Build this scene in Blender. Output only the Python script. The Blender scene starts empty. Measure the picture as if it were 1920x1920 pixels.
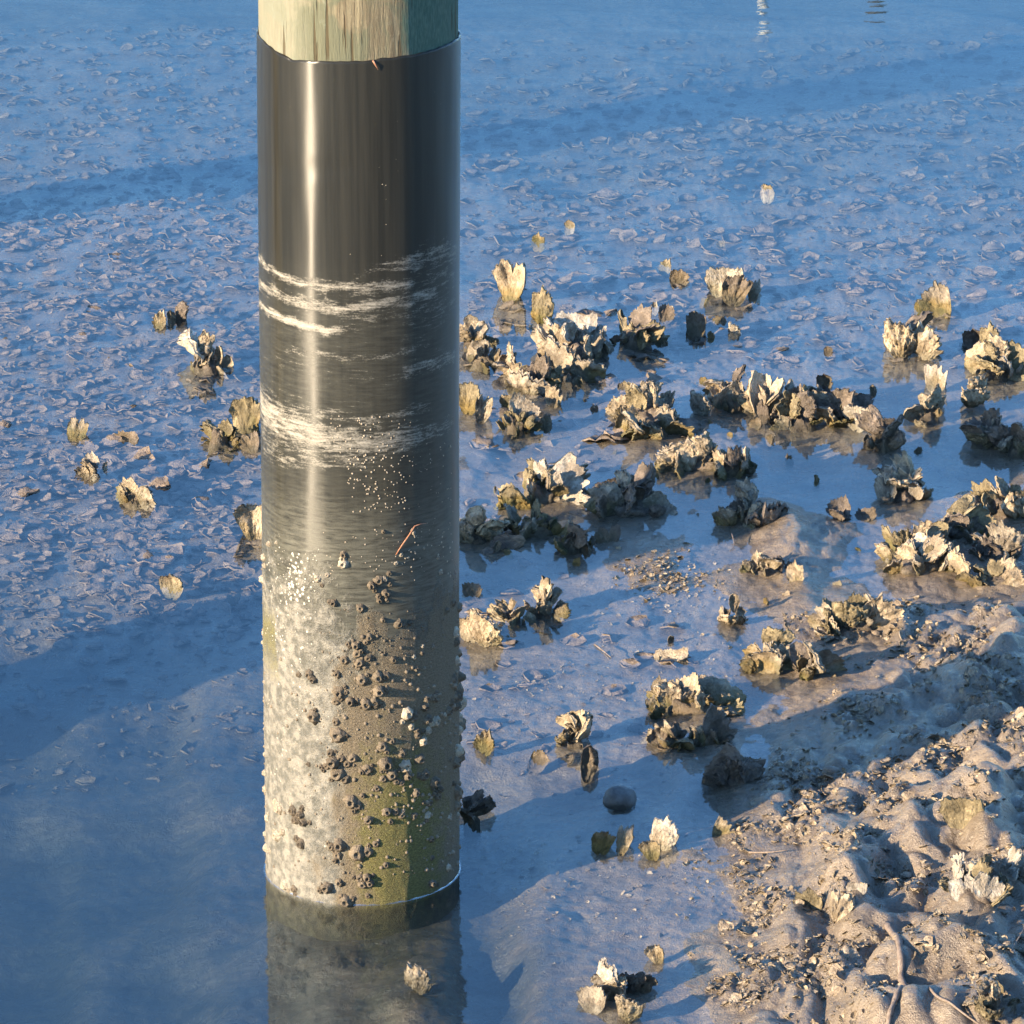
import bpy, math, random
import numpy as np
from mathutils import Matrix, Vector, Euler

# ------------------------------------------------------------------ camera, sky, sun, exposure
S = bpy.context.scene
COL = S.collection
R = math.radians
PI = math.pi
CAM_H, PITCH, FPX = 3.80, R(19.0), 9970.0            # camera height, downward pitch, focal length in px of a 1920 px frame
cam_d = bpy.data.cameras.new('camera')
cam_d.sensor_width = 36.0
cam_d.angle = 2 * math.atan(960.0 / FPX)
cam_d.clip_start, cam_d.clip_end = 0.1, 4000.0
cam = bpy.data.objects.new('camera', cam_d); COL.objects.link(cam)
cam.location = (0, 0, CAM_H)
cam.rotation_euler = (math.pi / 2 - PITCH, 0, 0)
S.camera = cam

SUN_AZ, SUN_EL = R(236.8), R(13.5)                    # azimuth clockwise from +Y (the viewing direction)
SUN = Vector((math.sin(SUN_AZ) * math.cos(SUN_EL), math.cos(SUN_AZ) * math.cos(SUN_EL), math.sin(SUN_EL)))
W = bpy.data.worlds.new('World'); S.world = W; W.use_nodes = True
sky = W.node_tree.nodes.new('ShaderNodeTexSky')
sky.sky_type = 'NISHITA'; sky.sun_disc = False
sky.sun_elevation = SUN_EL; sky.sun_rotation = SUN_AZ
sky.air_density = 1.0; sky.dust_density = 0.3; sky.ozone_density = 5.4
W.node_tree.links.new(sky.outputs[0], W.node_tree.nodes['Background'].inputs[0])
W.node_tree.nodes['Background'].inputs[1].default_value = 0.15
sun_d = bpy.data.lights.new('sun', 'SUN'); sun_d.energy = 4.8; sun_d.angle = R(0.55); sun_d.color = (1.0, 0.80, 0.56)
sun = bpy.data.objects.new('sun', sun_d); COL.objects.link(sun)
sun.rotation_euler = SUN.to_track_quat('Z', 'Y').to_euler()
S.view_settings.view_transform = 'Standard'; S.view_settings.look = 'None'
S.view_settings.gamma = 1.0; S.view_settings.use_curve_mapping = False
S.view_settings.exposure = 1.80
S.render.engine = 'CYCLES'
S.cycles.use_denoising = True
S.cycles.max_bounces = 4; S.cycles.diffuse_bounces = 1; S.cycles.glossy_bounces = 3
S.cycles.use_adaptive_sampling = True; S.cycles.adaptive_threshold = 0.02
S.cycles.transparent_max_bounces = 8; S.cycles.volume_bounces = 0
S.cycles.sample_clamp_indirect = 6.0
S.cycles.caustics_reflective = False; S.cycles.caustics_refractive = False

random.seed(7)
RNG = np.random.default_rng(11)

# ------------------------------------------------------------------ helpers: projection, noise, meshes
CP, SP = math.cos(PITCH), math.sin(PITCH)

def ray(px, py):
    a, b = (px - 960.0) / FPX, (960.0 - py) / FPX
    return np.array((a, CP + b * SP, -SP + b * CP))

def at(px, py, z=0.0):
    d = ray(px, py)
    t = (z - CAM_H) / d[2]
    return np.array((d[0] * t, d[1] * t, z))

def depth_of(p):
    return p[1] * CP - (p[2] - CAM_H) * SP

def mpp(p):                                            # metres per photograph pixel at a point
    return depth_of(p) / FPX

def _hash(ix, iy, iz, seed):
    h = (ix.astype(np.int64) * 374761393 + iy.astype(np.int64) * 668265263 + iz.astype(np.int64) * 2147483647 + seed * 974634541) & 0xffffffff
    h = ((h ^ (h >> 13)) * 1274126177) & 0xffffffff
    h = ((h ^ (h >> 16)) * 2246822519) & 0xffffffff
    return (h ^ (h >> 15)) & 0xffffffff

def pn(x, y, z=None, seed=0):
    """gradient noise, about -1..1"""
    x = np.asarray(x, float); y = np.asarray(y, float)
    two = z is None
    z = np.zeros_like(x) if two else np.asarray(z, float)
    x0, y0, z0 = np.floor(x), np.floor(y), np.floor(z)
    fx, fy, fz = x - x0, y - y0, z - z0
    sx, sy, sz = (f * f * f * (f * (f * 6 - 15) + 10) for f in (fx, fy, fz))
    out = 0
    for dz in ((0,) if two else (0, 1)):
        wz = 1.0 if two else (sz if dz else 1 - sz)
        for dy in (0, 1):
            wy = sy if dy else 1 - sy
            for dx in (0, 1):
                wx = sx if dx else 1 - sx
                h = _hash(x0 + dx, y0 + dy, z0 + dz, seed)
                a = h / 4294967296.0 * 2 * math.pi
                if two:
                    g = np.cos(a) * (fx - dx) + np.sin(a) * (fy - dy)
                else:
                    c = (_hash(x0 + dx, y0 + dy, z0 + dz, seed + 77) / 4294967296.0) * 2 - 1
                    s = np.sqrt(np.maximum(0, 1 - c * c))
                    g = np.cos(a) * s * (fx - dx) + np.sin(a) * s * (fy - dy) + c * (fz - dz)
                out = out + g * wx * wy * wz
    return out * 1.5

def fbm(x, y, oct=4, seed=0, gain=0.5):
    o, a, f = 0, 1.0, 1.0
    for k in range(oct):
        o = o + a * pn(x * f + 13.7 * k, y * f - 7.1 * k, None, seed + k); a *= gain; f *= 2.03
    return o

def sstep(a, b, x):
    t = np.clip((x - a) / (b - a), 0, 1)
    return t * t * (3 - 2 * t)

def mesh_np(name, verts, quads=None, tris=None, smooth=True):
    me = bpy.data.meshes.new(name)
    verts = np.ascontiguousarray(verts, np.float32)
    loops, starts, totals = [], [], []
    n = 0
    for arr, k in ((quads, 4), (tris, 3)):
        if arr is not None and len(arr):
            arr = np.ascontiguousarray(arr, np.int32)
            loops.append(arr.ravel()); starts.append(n + np.arange(len(arr)) * k); totals.append(np.full(len(arr), k))
            n += arr.size
    me.vertices.add(len(verts)); me.vertices.foreach_set('co', verts.ravel())
    L = np.concatenate(loops); me.loops.add(len(L)); me.loops.foreach_set('vertex_index', L.astype(np.int32))
    st = np.concatenate(starts).astype(np.int32)
    me.polygons.add(len(st)); me.polygons.foreach_set('loop_start', st)
    me.polygons.foreach_set('use_smooth', np.full(len(st), smooth))
    me.update(calc_edges=True); me.validate()
    return me

def grid_quads(nu, nv, wrap_u=False):
    iu = np.arange(nu if wrap_u else nu - 1); iv = np.arange(nv - 1)
    U, V = np.meshgrid(iu, iv)
    U2 = (U + 1) % nu
    return np.stack([V * nu + U, V * nu + U2, (V + 1) * nu + U2, (V + 1) * nu + U], -1).reshape(-1, 4)

def link(name, me, mat=None, parent=None):
    o = bpy.data.objects.new(name, me); COL.objects.link(o)
    if mat and me is not None and not me.materials: me.materials.append(mat)
    if parent: o.parent = parent
    return o

def tag(o, label, cat, group=None):
    o['label'] = label; o['category'] = cat
    if group: o['group'] = group
    return o

def fattr(me, name, vals):
    a = me.attributes.new(name, 'FLOAT', 'POINT'); a.data.foreach_set('value', np.ascontiguousarray(vals, np.float32))

# ------------------------------------------------------------------ node helpers
class N:
    def __init__(s, name):
        s.m = bpy.data.materials.new(name); s.m.use_nodes = True
        s.t = s.m.node_tree; s.t.nodes.clear()
        s.out = s.t.nodes.new('ShaderNodeOutputMaterial')
    def n(s, typ, ins=None, **kw):
        nd = s.t.nodes.new('ShaderNode' + typ)
        for k, v in kw.items(): setattr(nd, k, v)
        for k, v in (ins or {}).items():
            if isinstance(v, bpy.types.NodeSocket): s.t.links.new(v, nd.inputs[k])
            else: nd.inputs[k].default_value = v
        return nd
    def pos(s): return s.n('NewGeometry').outputs['Position']
    def obj(s): return s.n('TexCoord').outputs['Object']
    def rnd(s): return s.n('ObjectInfo').outputs['Random']
    def attr(s, a): return s.n('Attribute', attribute_name=a).outputs['Fac']
    def noise(s, vec, scale, detail=4, rough=0.55, dist=0.0):
        return s.n('TexNoise', {'Vector': vec, 'Scale': scale, 'Detail': detail, 'Roughness': rough, 'Distortion': dist}).outputs['Fac']
    def mapv(s, vec, scale=(1, 1, 1), loc=(0, 0, 0)):
        return s.n('Mapping', {'Vector': vec, 'Scale': scale, 'Location': loc}).outputs[0]
    def ramp(s, f, a, b, smooth=True):
        return s.n('MapRange', {'Value': f, 'From Min': a, 'From Max': b}, interpolation_type='SMOOTHSTEP' if smooth else 'LINEAR').outputs[0]
    def math(s, op, a, b=0.0, clamp=False):
        return s.n('Math', {0: a, 1: b}, operation=op, use_clamp=clamp).outputs[0]
    def mix(s, f, a, b):
        nd = s.n('Mix', data_type='RGBA')
        for k, v in ((0, f), (6, a), (7, b)):
            if isinstance(v, bpy.types.NodeSocket): s.t.links.new(v, nd.inputs[k])
            else: nd.inputs[k].default_value = (*v, 1) if isinstance(v, tuple) and len(v) == 3 else v
        return nd.outputs[2]
    def bump(s, h, strength, dist, normal=None):
        i = {'Height': h, 'Strength': strength, 'Distance': dist}
        if normal: i['Normal'] = normal
        return s.n('Bump', i).outputs[0]
    def bsdf(s, **ins):
        d = {k.replace('_', ' '): v for k, v in ins.items()}
        b = s.n('BsdfPrincipled', {k: ((*v, 1) if isinstance(v, tuple) and len(v) == 3 else v) for k, v in d.items()})
        s.t.links.new(b.outputs[0], s.out.inputs[0]); return b

def mat_mud():
    m = N('mud'); P = m.pos()
    a = m.noise(P, 9, 3, 0.6); b = m.noise(P, 60, 3, 0.6); c = m.noise(P, 380, 2, 0.7)
    col = m.mix(m.ramp(a, 0.35, 0.65), (0.135, 0.103, 0.071), (0.210, 0.163, 0.113))
    col = m.mix(m.math('MULTIPLY', m.ramp(b, 0.50, 0.72), 0.55), col, (0.25, 0.198, 0.135))
    col = m.mix(m.math('MULTIPLY', m.ramp(c, 0.56, 0.70), 0.35), col, (0.40, 0.335, 0.24))
    col = m.mix(m.math('MULTIPLY', m.ramp(c, 0.44, 0.34), 0.45), col, (0.080, 0.062, 0.042))
    col = m.mix(m.math('MULTIPLY', m.attr('deep_dim'), m.ramp(a, 0.15, 0.6)), col, (0.046, 0.044, 0.034))
    h = m.math('ADD', m.math('MULTIPLY', b, 0.6), m.math('MULTIPLY', c, 0.30))
    nr = m.bump(h, 1.0, 0.011)
    m.bsdf(Base_Color=col, Normal=nr)
    b_ = [n for n in m.t.nodes if n.type == 'BSDF_PRINCIPLED'][0]
    r = m.n('MapRange', {'Value': m.noise(P, 30, 1), 'From Min': 0.3, 'From Max': 0.7, 'To Min': 0.18, 'To Max': 0.42}).outputs[0]
    m.t.links.new(r, b_.inputs['Roughness'])
    b_.inputs['Specular IOR Level'].default_value = 0.5
    return m.m

def mat_shell(name, pale, dark, stain_amt=0.8, sc=1.0, coat=None):
    m = N(name); O = m.obj(); P = m.pos(); rnd = m.rnd()
    V = m.n('VectorMath', {0: O, 1: m.n('CombineXYZ', {0: m.math('MULTIPLY', rnd, 3.0), 1: m.math('MULTIPLY', rnd, 7.0), 2: 0.0}).outputs[0]}, operation='ADD').outputs[0]
    a = m.noise(V, 40 * sc, 3, 0.6); b = m.noise(V, 170 * sc, 3, 0.65); c = m.noise(V, 700 * sc, 1, 0.7)
    col = m.mix(m.ramp(a, 0.36, 0.64), pale, dark)
    col = m.mix(m.math('MULTIPLY', m.ramp(rnd, 0.0, 1.0, False), 0.35), col, dark)
    col = m.mix(m.math('MULTIPLY', m.ramp(b, 0.55, 0.70), 0.55), col, tuple(min(1, x * 1.35) for x in pale))
    col = m.mix(m.math('MULTIPLY', m.ramp(b, 0.44, 0.34), 0.6), col, tuple(x * 0.5 for x in dark))
    if coat: col = m.mix(m.math('MULTIPLY', m.ramp(m.noise(V, 15 * sc, 4, 0.65), 0.49, 0.62), 0.72), col, coat)
    z = m.n('SeparateXYZ', {0: P}).outputs[2]
    zz = m.math('ADD', z, m.math('MULTIPLY', m.math('SUBTRACT', m.noise(P, 40, 3), 0.5), 0.05))
    st = m.math('MULTIPLY', m.ramp(zz, 0.035, 0.004), stain_amt)
    st = m.math('MULTIPLY', st, m.ramp(m.noise(P, 4.2, 2), 0.38, 0.55))
    algae = m.mix(m.ramp(m.noise(P, 22, 3), 0.4, 0.6), (0.18, 0.125, 0.038), (0.10, 0.092, 0.032))
    col = m.mix(st, col, algae)
    nr = m.bump(m.math('ADD', m.math('MULTIPLY', b, 0.8), m.math('MULTIPLY', c, 0.30)), 1.0, 0.006)
    m.bsdf(Base_Color=col, Roughness=0.75, Normal=nr, Specular_IOR_Level=0.3)
    return m.m

def mat_simple(name, c1, c2, scale, rough=0.7, bump=0.5, bscale=None, dist=0.004, spec=0.5):
    m = N(name); O = m.obj(); P = m.pos()
    col = m.mix(m.ramp(m.noise(P, scale, 5, 0.6), 0.35, 0.65), c1, c2)
    nr = m.bump(m.noise(P, bscale or scale * 4, 4, 0.65), bump, dist)
    m.bsdf(Base_Color=col, Roughness=rough, Normal=nr, Specular_IOR_Level=spec)
    return m.m

MUD = mat_mud()
U = 0.075                                              # shells are modelled one unit long and stand about 7.5 cm tall
SH_PALE = mat_shell('oyster_pale', (0.48, 0.395, 0.275), (0.31, 0.24, 0.158), 0.8, U, (0.14, 0.107, 0.070))
SH_GREY = mat_shell('oyster_grey', (0.39, 0.335, 0.25), (0.23, 0.185, 0.13), 0.8, U, (0.10, 0.080, 0.058))
SH_OCHRE = mat_shell('oyster_ochre', (0.31, 0.25, 0.145), (0.17, 0.135, 0.078), 0.9, U, (0.085, 0.070, 0.040))
SH_WHITE = mat_shell('oyster_white', (0.48, 0.43, 0.35), (0.33, 0.28, 0.215), 0.5, U, (0.16, 0.125, 0.09))
SH_MUDDY = mat_shell('oyster_muddy', (0.22, 0.175, 0.135), (0.13, 0.102, 0.078), 0.3, U, (0.07, 0.056, 0.043))
SH_CLEAN = mat_shell('oyster_clean', (0.47, 0.425, 0.35), (0.34, 0.295, 0.23), 0.2, U, (0.24, 0.195, 0.14))
MATS = {'c': SH_CLEAN, 'p': SH_PALE, 'g': SH_GREY, 'o': SH_OCHRE, 'w': SH_WHITE, 'm': SH_MUDDY}
LITTER = mat_shell('shell_litter', (0.235, 0.180, 0.135), (0.135, 0.103, 0.076), 0.0)
LITTER_U = mat_shell('loose_shell', (0.225, 0.175, 0.133), (0.15, 0.115, 0.085), 0.0, 0.05)
CRUMB_U = mat_shell('shell_piece', (0.40, 0.33, 0.235), (0.20, 0.15, 0.10), 0.0, 0.02)
CRUMB = mat_shell('shell_crumbs', (0.42, 0.345, 0.24), (0.20, 0.15, 0.095), 0.0)

# ------------------------------------------------------------------ ground: bed and mud bank, one sheet to the horizon
CTRL = [  # photograph px, py and height in cm over the water
 (0,-40,-14),(480,-40,-16),(960,-40,-19),(1440,-40,-20),(1920,-40,-20),(-500,0,-18),
 (0,200,-7),(480,170,-8),(960,150,-11),(1500,130,-12),(1920,150,-11),(0,340,-5.5),(480,320,-6),(1100,300,-8),(1500,300,-8.5),(1920,300,-8.5),
 (0,480,-3.5),(250,470,-3.5),(480,480,-3.5),(900,450,-4),(1200,420,-4),(1600,420,-4.5),(1920,430,-5),
 (-300,600,-4),(0,600,-3),(250,600,-3),(480,620,-3.5),(0,750,-3),(250,740,-3),(460,760,-3.2),(0,900,-3),(250,900,-3),(470,900,-3),
 (0,1050,-3.2),(250,1050,-2.8),(470,1040,-3),(0,1150,-5),(200,1150,-4.5),(450,1160,-4.5),(0,1280,-8),(250,1270,-7),(440,1310,-6),
 (0,1450,-14),(250,1450,-12),(450,1450,-8),(0,1700,-20),(250,1700,-17),(450,1700,-10),(0,1920,-24),(300,1920,-18),(500,1920,-11),(700,1920,-8),(640,1790,-7),(790,1830,-4),(-400,1500,-22),
 (680,1640,-5),(560,1700,-6.5),(820,1700,-5.5),(680,1400,-4),(680,1000,-3.5),(680,700,-3.5),
 (950,600,-4),(1100,620,-1.5),(1250,600,-4),(1500,600,-4.5),(1750,620,-4),(1900,640,-3),
 (900,720,-3.5),(1050,760,-3),(1200,720,-1.5),(1300,780,-1),(1500,760,-2),(1700,760,-3.5),(1880,780,-3),
 (900,860,-0.6),(870,880,0.2),(980,850,-2.5),(1230,880,-1),(1380,860,-1.5),(1500,860,-4),(1650,860,-3),(1800,860,-3),
 (900,920,-2),(1000,990,-1),(1100,1010,-.6),(1230,960,-.6),(1390,985,-1),(1500,920,-3),(1600,940,-2),(1690,950,-.5),(1850,950,0),(1920,960,.5),
 (930,1060,-3),(1050,1060,-2),(1165,1030,.3),(1210,1060,.2),(1260,1090,-.1),(1330,1040,-1.2),(1400,1060,-.1),(1460,985,1.6),(1500,995,2.4),(1545,1010,1.4),(1590,1060,-1.2),
 (1650,1060,-.2),(1760,1090,.8),(1900,1080,1.8),(900,1200,-2),(1000,1180,-2.5),(1100,1200,-1.8),(1250,1200,-1.5),(1350,1160,-1.2),(1430,1110,.2),
 (1500,1120,1.0),(1560,1110,1.2),(1400,1220,-1.5),(1600,1180,1.8),(1750,1180,4),(1900,1180,5),(1545,1265,.8),(1480,1310,.3),(1420,1280,-1.2),
 (1600,1300,3),(1750,1300,4),(1900,1280,6),(1430,1400,-.6),(1370,1385,.5),(1250,1412,.45),(1235,1425,.45),(1300,1445,.35),(1290,1412,-.8),(1440,1455,-.9),(1520,1430,2.2),
 (1600,1420,4),(1750,1400,6),(1900,1380,8),(900,1380,-2.2),(1100,1380,-2),(1200,1400,-2.5),(900,1500,-5),(1050,1500,-4),(1200,1480,-3.5),(1330,1500,-2),
 (1395,1508,.7),(1480,1480,2.8),(920,1620,-5),(1050,1600,-3),(1200,1600,-2),(1330,1570,-1),(1420,1575,.9),(1500,1550,4),(1650,1520,7),(1850,1500,10),
 (900,1750,-7),(1050,1720,-2.5),(1200,1700,-1.5),(1330,1680,-.5),(1405,1680,1),(1500,1680,4),(1650,1660,7),(1850,1660,10),(900,1880,-9),(1050,1850,-3.5),
 (1180,1830,-2),(1280,1830,-1.3),(1335,1800,-.1),(1400,1790,1.5),(1500,1790,5),(1700,1800,8),(1880,1800,11),(1250,1920,-1.5),(1335,1900,.3),(1450,1900,3.5),
 (1700,1900,8),(1900,1900,11),(2300,1900,14),(2300,1500,13),(2400,1150,7),(2500,800,-2),(2500,300,-6),(1900,2100,11),(1300,2100,-1),(600,2100,-12),(0,2100,-26)]
def shoal(x, y, h):                                     # the clear shallows are only a hand's breadth deep
    return h * 0.62 if h < 0 and ((860 < x < 1420 and 1000 < y < 1480) or (1000 < x < 1400 and y > 1560) or (x < 490 and 420 < y < 1120) or (860 < x and 560 < y < 1000)) else h
CTRL = [(x, y, shoal(x, y, h)) for x, y, h in CTRL]
CW = np.array([(*at(x, y, h / 100.0)[:2], h / 100.0) for x, y, h in CTRL])
YS = 0.42

def base_h(x, y):
    num = np.zeros_like(x); den = np.zeros_like(x)
    for cx, cy, h in CW:
        e = 0.0020 + 0.000010 * max(0, cy - 9) ** 2
        w = 1.0 / ((x - cx) ** 2 + ((y - cy) * YS) ** 2 + e) ** 2
        num += w * h; den += w
    return num / den

def terrain(x, y):
    x = np.asarray(x, float); y = np.asarray(y, float)
    sh = x.shape; x = x.ravel(); y = y.ravel()
    wx = x + 0.05 * pn(x * 5, y * 3, None, 5); wy = y + 0.08 * pn(x * 4 + 9, y * 3, None, 6)
    h = base_h(wx, wy)
    far = sstep(17.5, 40, np.hypot(x, y))
    h = h * (1 - far) - 0.6 * far
    bank = sstep(-0.012, 0.022, h)
    up = sstep(0.0, 0.07, h)
    near = 1 - sstep(18, 24, np.hypot(x, y))
    lobes = np.abs(pn(x * 7.5, y * 4.2, None, 21)) * 0.055 + np.abs(pn(x * 17 + 3, y * 10, None, 22)) * 0.027 - 0.021
    rough = fbm(x * 34, y * 26, 3, 31) * 0.0052 + fbm(x * 120, y * 80, 2, 35) * 0.0026
    clod = np.abs(pn(x * 43, y * 26, None, 23)) * 0.012 - 0.003
    hollow = -0.022 * sstep(0.28, 0.62, pn(x * 6.5 + 4, y * 4.5 + 1, None, 41)) * up
    crumble = sstep(0.05, 0.45, pn(x * 8 + 1, y * 5.5 + 2, None, 44))
    bed = fbm(x * 8, y * 5.5, 3, 51) * 0.007 + fbm(x * 40, y * 34, 3, 55) * 0.0025
    h = h + near * (bank * (lobes * (0.35 + 0.65 * up) + hollow + rough * (0.16 + 0.75 * crumble) + clod * (0.25 + 0.6 * crumble)) + (1 - bank) * bed)
    return h.reshape(sh)

def ground_pt(px, py, lift=0.0, floor=0.0):
    """point on the ground (or on the water, floor=0) under a photograph pixel"""
    z = 0.0
    for _ in range(6):
        p = at(px, py, z)
        z = 0.5 * z + 0.5 * max(floor, float(tlook(p[0], p[1])))
    p[2] = z + lift
    return p

def lines(segs):
    out = []
    for a, b, n in segs: out.append(np.linspace(a, b, n, endpoint=False))
    return np.concatenate(out)

gx = np.concatenate([-np.geomspace(1500, 1.75, 40)[:-1], lines([(-1.75, -1.05, 60), (-1.05, 0.28, 200), (0.28, 1.02, 215), (1.02, 1.35, 60), (1.35, 2.8, 130)]), np.geomspace(2.8, 1500, 40)])
gy = np.concatenate([lines([(-1500, -60, 8), (-60, 4.5, 26), (4.5, 7.6, 110), (7.6, 8.25, 70), (8.25, 10.3, 430), (10.3, 12.5, 210), (12.5, 16.6, 210)]), np.geomspace(16.6, 2500, 50)])
GX, GY = np.meshgrid(gx, gy)
GZ = terrain(GX, GY)
def tlook(x, y):
    i = np.clip(np.searchsorted(gx, x) - 1, 0, len(gx) - 2); j = np.clip(np.searchsorted(gy, y) - 1, 0, len(gy) - 2)
    u = (x - gx[i]) / (gx[i + 1] - gx[i]); v = (y - gy[j]) / (gy[j + 1] - gy[j])
    return (GZ[j, i] * (1 - u) + GZ[j, i + 1] * u) * (1 - v) + (GZ[j + 1, i] * (1 - u) + GZ[j + 1, i + 1] * u) * v
_dp = GY * CP + CAM_H * SP
_ix = 960 + FPX * GX / np.maximum(_dp, 1); _iy = 960 - FPX * ((GY * SP - CAM_H * CP) / np.maximum(_dp, 1))
_e = 1165 + 0.25 * np.maximum(0, _ix - 250) + np.maximum(0, _ix - 560) * 0.62 + 60 * pn(GX * 4, GY * 2.5, None, 57)          # edge of the dark bed tone painted in for light lost in deep water
DEEP_DIM = sstep(-60, 130, _iy - _e) * sstep(1180, 900, _ix + 90 * pn(GX * 5 + 3, GY * 3, None, 58) - 0.35 * np.maximum(0, _iy - 1650))
gme = mesh_np('ground', np.stack([GX, GY, GZ], -1).reshape(-1, 3), grid_quads(len(gx), len(gy)))
fattr(gme, 'deep_dim', DEEP_DIM.ravel())
ground = link('ground', gme, MUD); ground['kind'] = 'structure'

# ------------------------------------------------------------------ water: a closed body, clear and slightly murky
def mat_water():
    m = N('water'); P = m.pos()
    v1 = m.mapv(P, (1.0, 2.2, 1.0)); 
    rip = m.math('ADD', m.math('MULTIPLY', m.noise(v1, 2.2, 2, 0.4, 0.4), 0.7), m.math('MULTIPLY', m.noise(v1, 11, 2, 0.5, 0.3), 0.12))
    nr = m.bump(rip, 0.05, 0.05)
    cs = m.math('ABSOLUTE', m.n('VectorMath', {0: m.n('NewGeometry').outputs['Incoming'], 1: nr}, operation='DOT_PRODUCT').outputs['Value'])
    fr = m.math('ADD', 0.060, m.math('MULTIPLY', 0.315, m.math('POWER', m.math('SUBTRACT', 1.0, cs, True), 4.0)), True)   # the same seen from below
    tr = m.n('BsdfTransparent', {'Color': (0.97, 0.985, 0.99, 1)}).outputs[0]
    gl = m.n('BsdfGlossy', {'Color': (0.90, 0.97, 1.0, 1), 'Roughness': 0.02, 'Normal': nr}).outputs[0]
    mx = m.n('MixShader', {0: fr, 1: tr, 2: gl}).outputs[0]
    m.t.links.new(mx, m.out.inputs[0])
    va = m.n('VolumeAbsorption', {'Color': (0.42, 0.56, 0.58, 1), 'Density': 2.4}).outputs[0]
    vs = m.n('VolumeScatter', {'Color': (0.40, 0.58, 0.80, 1), 'Density': 0.16}).outputs[0]      # suspended silt
    m.t.links.new(m.n('AddShader', {0: va, 1: vs}).outputs[0], m.out.inputs[1])
    return m.m
WATER = mat_water()
wx0, wx1, wy0, wy1, wz = -1200.0, 1200.0, -1200.0, 2200.0, -3.0
wv = [(x, y, z) for z in (wz, 0.0) for x, y in ((wx0, wy0), (wx1, wy0), (wx1, wy1), (wx0, wy1))]
wq = [(4, 5, 6, 7), (3, 2, 1, 0), (0, 1, 5, 4), (1, 2, 6, 5), (2, 3, 7, 6), (3, 0, 4, 7)]
water = link('water', mesh_np('water', wv, wq, smooth=False), WATER); water['kind'] = 'structure'

# ------------------------------------------------------------------ the sleeved pile
PB = at(679.5, 1627, 0.0)
PR = 0.1775
Z_TOP = 1.56
_pt = np.array((PB[0], PB[1], Z_TOP)); _d = depth_of(_pt)
LEAN = (672.0 - (960 + _pt[0] / _d * FPX)) * _d / FPX / Z_TOP          # sideways metres per metre of height

def on_pile(px, py, r=PR):
    """azimuth (0 = towards the camera, + = right) and height of a photograph pixel on the sleeve"""
    cx, cy = PB[0], PB[1]; z = 0.5
    for _ in range(3):
        cx = PB[0] + LEAN * z
        d = ray(px, py)
        a = d[0] ** 2 + d[1] ** 2; b = -2 * (d[0] * cx + d[1] * cy); c = cx * cx + cy * cy - r * r
        disc = b * b - 4 * a * c
        t = (-b - math.sqrt(max(0.0, disc))) / (2 * a)
        z = CAM_H + d[2] * t
    x, y = d[0] * t - cx, d[1] * t - cy
    return math.atan2(x, -y), z

pile = bpy.data.objects.new('timber_pile', None); COL.objects.link(pile); pile.location = PB
tag(pile, 'upright timber pile in a shiny black plastic sleeve, barnacles crusting its foot', 'pile')
SHEAR = Matrix(((1, 0, LEAN, 0), (0, 1, 0, 0), (0, 0, 1, 0), (0, 0, 0, 1)))

edge = sorted([on_pile(x, y) for x, y in [(481, 60), (490, 74), (505, 88), (525, 101), (545, 112), (575, 114), (610, 115), (652, 116), (690, 114), (704, 113), (712, 110), (760, 105), (800, 97), (830, 87), (855, 75), (864, 64)]])
ea = np.array([e[0] for e in edge]); ez = np.array([e[1] for e in edge])
NA = 256
th = np.linspace(-math.pi, math.pi, NA, endpoint=False)
ztop = np.interp(th, ea, ez) + 0.0015 * pn(th * 9, th * 0 + 3.3)
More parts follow.
